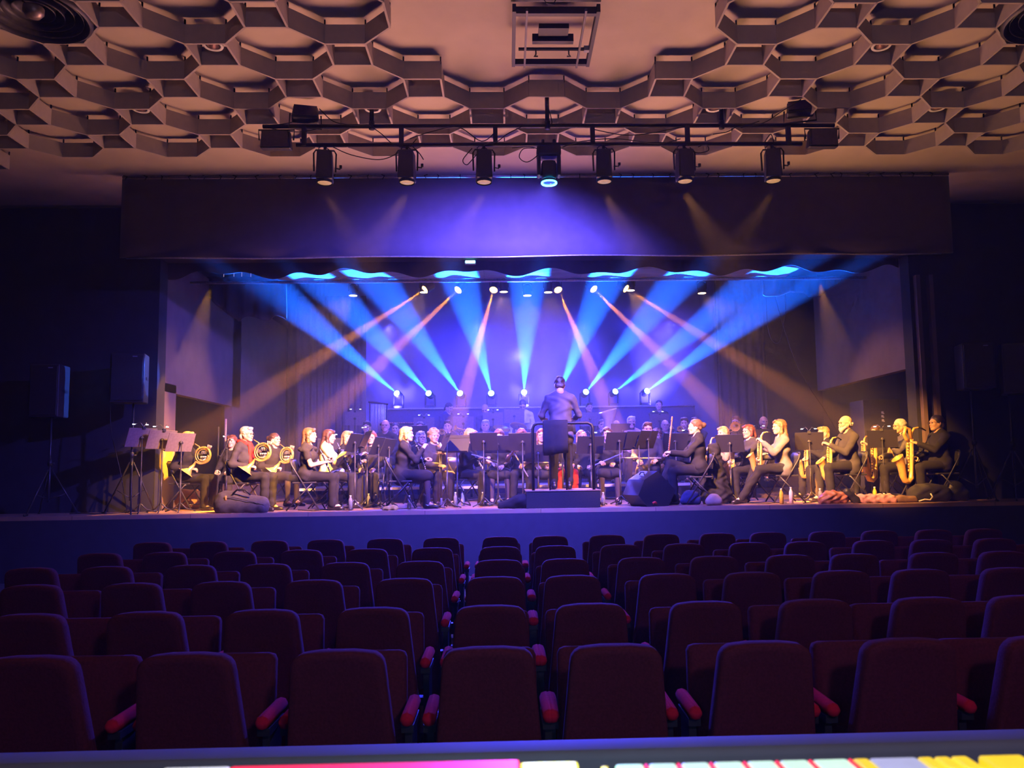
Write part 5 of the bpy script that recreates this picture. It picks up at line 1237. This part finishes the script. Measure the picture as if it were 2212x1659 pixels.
# ---------------------------------------------------------------- percussion at the back
x0, x1 = XA(801, 18.3, 2.5), XA(833, 18.3, 2.5); zc = W(815, 868, 18.3).z
t = thing('tubular_chimes', 'tall rack of tubular chimes at the back left', 'percussion', ((x0+x1)/2, 18.3, H2+.001))
hw = (x1-x0)/2+.03; hz_ = zc-H2
b = MB(); b.tube([(-hw,0,0),(-hw,0,hz_)], .014, 6); b.tube([(hw,0,0),(hw,0,hz_-.04)], .014, 6); b.tube([(-hw-.03,0,hz_),(hw+.03,0,hz_-.06)], .022, 8); b.tube([(-hw,-.2,.02),(-hw,.2,.02)], .02, 6); b.tube([(hw,-.2,.02),(hw,.2,.02)], .02, 6); b.build('rack', M_BLK, t, True)
for i in range(9):
    x = -hw+.05+(2*hw-.1)*i/8; b = MB(); b.tube([(x,-.03*(i%2),hz_-.06),(x,-.03*(i%2),hz_-.70-.02*i)], .014, 8); b.build('chime_tube', M_SILV, t, True)
def cymbal(px, py, Y, r, tl, lab, z=H2):
    p = W(px, py, Y); t = thing('cymbal', lab, 'cymbal', (p.x, Y, z+.001), group='pink lit cymbals'); h = p.z-z
    b = MB(); b.lathe([(.0001,.03),(.03,.022),(.05,.008),(r,0),(r,-.004),(.05,.002),(.0001,.02)], 28, T3(0,0,h) @ RX(tl) @ RY(12)); b.build('plate', M_BRASS, t, True)
    b = MB(); b.tube([(0,0,h+.04),(0,0,.15)], .009, 6)
    for k in range(3): a = k*2.1; b.tube([(0,0,.3),(.2*cos(a),.2*sin(a),.01)], .008, 5)
    b.build('cymbal_stand', M_CHR, t, True)
cymbal(1084, 925, 17.6, .20, 24, 'left of two tilted cymbals below the white shirt'); cymbal(1120, 921, 17.7, .20, -24, 'right of two tilted cymbals below the white shirt')
def drum(px, py, Y, r, h, lab, m, z=H2, tilt=0, legs=True):
    p = W(px, py, Y); t = thing('drum', lab, 'drum', (p.x, Y, z+.001), group='drums at the back'); zz = p.z-z-h
    b = MB(); b.lathe([(r,0),(r,h)], 28, T3(0,0,zz) @ RX(tilt)); b.build('shell', m, t, True)
    b = MB(); b.lathe([(.0001,h+.004),(r*.98,h+.004)], 28, T3(0,0,zz) @ RX(tilt)); b.build('skin', M_PAPER, t)
    b = MB(); b.lathe([(r+.008,h-.02),(r+.01,h+.008),(r-.01,h+.01)], 28, T3(0,0,zz) @ RX(tilt)); b.lathe([(r+.008,.02),(r+.01,-.005)], 28, T3(0,0,zz) @ RX(tilt)); b.build('hoop', M_CHR, t, True)
    for k in range(3): a = k*2.1+.5; b = MB(); b.tube([(r*.9*cos(a),r*.9*sin(a),zz+.05),(r*1.1*cos(a),r*1.1*sin(a),.01)], .01, 5); b.build('leg', M_CHR, t)
drum(1150, 915, 18.0, .19, .16, 'snare drum right of the cymbals', M_SILV); drum(1180, 918, 17.9, .3, .45, 'large floor drum behind the conductor', mat('drum_blue', (.1,.1,.3), .4))
drum(940, 930, 17.8, .32, .5, 'copper kettle drum at the back left', mat('copper', (.6,.3,.15), .3, .7)); drum(1332, 930, 17.9, .32, .5, 'kettle drum at the back right', mat('copper', (.6,.3,.15), .3, .7))
# mallet instrument
p = W(870, 915, 18.0); t = thing('xylophone', 'xylophone table with pale bars at the back left of the platform', 'percussion', (p.x, 18.0, H2+.001)); h = p.z-H2
b = MB(); b.box((0,0,h-.03),(1.0,.45,.05)); b.build('frame', M_BLK, t)
for i in range(18): x = -.46+.054*i; b = MB(); b.box((x,0,h+.01),(.042,.40-.012*i,.02)); b.build('bar', mat('rosewood', (.35,.15,.08), .4), t)
for sx in (-.45,.45):
    for sy in (-.18,.18): b = MB(); b.box((sx,sy,(h-.05)/2),(.04,.04,h-.05)); b.build('leg', M_BLK, t)
# ---------------------------------------------------------------- stage wings and walls
def sign(px, py, Y, w_, h_, m, lab, cat='sign', rz=0):
    p = W(px, py, Y); b = MB(); b.rb((w_, .02, h_), .004); return tag(b.build('wall_sign', m, None, False, (p.x, Y, p.z-h_/2), rad(rz)), lab, cat)
t = thing('equipment_cabinet', 'tall black equipment cabinet standing in the right wing', 'cabinet', (XA(1893, 15.6, 2), 15.6, STZ+.001))
b = MB(); b.rb((.75, .6, W(1890, 866, 15.6).z-STZ), .01); b.build('body', mat('cabinet_grey', (.05,.045,.055), .6), t)
for i, (px, py) in enumerate(((1907,891),(1907,899),(1908,908))): 
    p = W(px, py, 15.28); b = MB(); b.box((p.x-t.location.x, -.305, p.z-STZ), (.04, .01, .045), None); b.box((p.x-t.location.x+.02, -.305, p.z-STZ-.02), (.03, .01, .02)); b.build('switch_label', M_WHITE, t)
sign(1871, 894, 15.7, .11, .09, mat('red_sign', (.7,.1,.2), .5), 'small red and white sign left of the cabinet')
sign(1870, 913, 15.6, .13, .10, mat('grey_sign', (.3,.3,.3), .5), 'small grey notice under the red sign')
sign(350, 924, 13.8, .14, .22, mat('red_box', (.5,.02,.02), .5), 'small red fire box on the left stage wall', 'box')
for a, c, lab in (((478,855),(500,860),'left'),((517,864),(537,870),'right')):
    p, q = W(*a, 18.5), W(*c, 18.5); b = MB(); b.tube([p, q], .02, 6); b.tube([p, Vector((p.x, p.y, 8.19))], .005, 4); b.tube([q, Vector((q.x, q.y, 8.19))], .005, 4); tag(b.build('batten_light', mat('pale_tube', (.6,.5,.55), .5, emit=(.7,.5,.6), es=.5)), 'pale tube high in the left wing, %s one of the pair' % lab, 'light')
p = W(522, 888, 18.6); t = thing('wing_lamp', 'bluish white lamp glowing in the left wing', 'light', p); b = MB(); b.rb((.26,.1,.06), .02, RY(6)); b.build('housing', M_BLK, t); b = MB(); b.tube([(0,0,.05),(0,0,8.19-p.z)], .008, 5); b.build('wire', M_BLK, t); b = MB(); b.rb((.24,.02,.04), .006, T3(0,-.055,.01) @ RY(6)); b.build('lens', mat('cool_lens', (.5,.8,1), .3, emit=(.55,.8,1), es=3), t)
# poles in the left wing
for px, y0, y1, m, lab in ((488,905,990,mat('pink_pole', (.5,.35,.35), .4, .3),'pale upright pole behind the red scarf player'),(472,922,985,M_DKM,'thin dark pole left of the pale pole')):
    a = W(px, y0, 14.9); b = MB(); b.tube([(a.x,14.9,STZ+.01),(a.x,14.9,a.z)], .018, 8); b.tube([(a.x-.14,14.9,STZ+.012),(a.x+.14,14.9,STZ+.012)], .016, 6); tag(b.build('pole', m, None, True), lab, 'pole')
# hanging cable loop and guy line at the right
cable('cable', [Vector((W(1655,650,16).x,16,8.19)), W(1655,650,16), W(1658,700,16), W(1668,735,16), W(1684,738,16), W(1693,700,16), W(1697,640,16), Vector((W(1697,640,16).x,16,8.19))], .008, 'black cable loop hanging at the upper right over the stage', 'stage cables')
cable('cable', [Vector((W(1600,500,15.8).x,15.8,8.19)), W(1697,720,15.8), W(1745,830,15.8), W(1790,900,15.8), Vector((XA(1880,15.8,STZ),15.8,STZ+.01))], .007, 'taut black line running down to the right over the stage', 'stage cables')
for i, (x0_, x1_) in enumerate(((150, 320), (640, 760), (820, 960), (1560, 1700), (1730, 1840))):
    Y_ = 12.55; P_l = [Vector((XA(x0_+(x1_-x0_)*k/6, Y_, STZ), Y_+.12*sin(k*2.1+i), STZ+.009)) for k in range(7)]
    cable('cable', P_l, .007, 'black cable snaking over the stage floor, %s' % ['at the far left tripods', 'under the ruffled top', 'by the ankle boots', 'under the crossed legs', 'under the grey jacket'][i], 'cables on the stage floor')
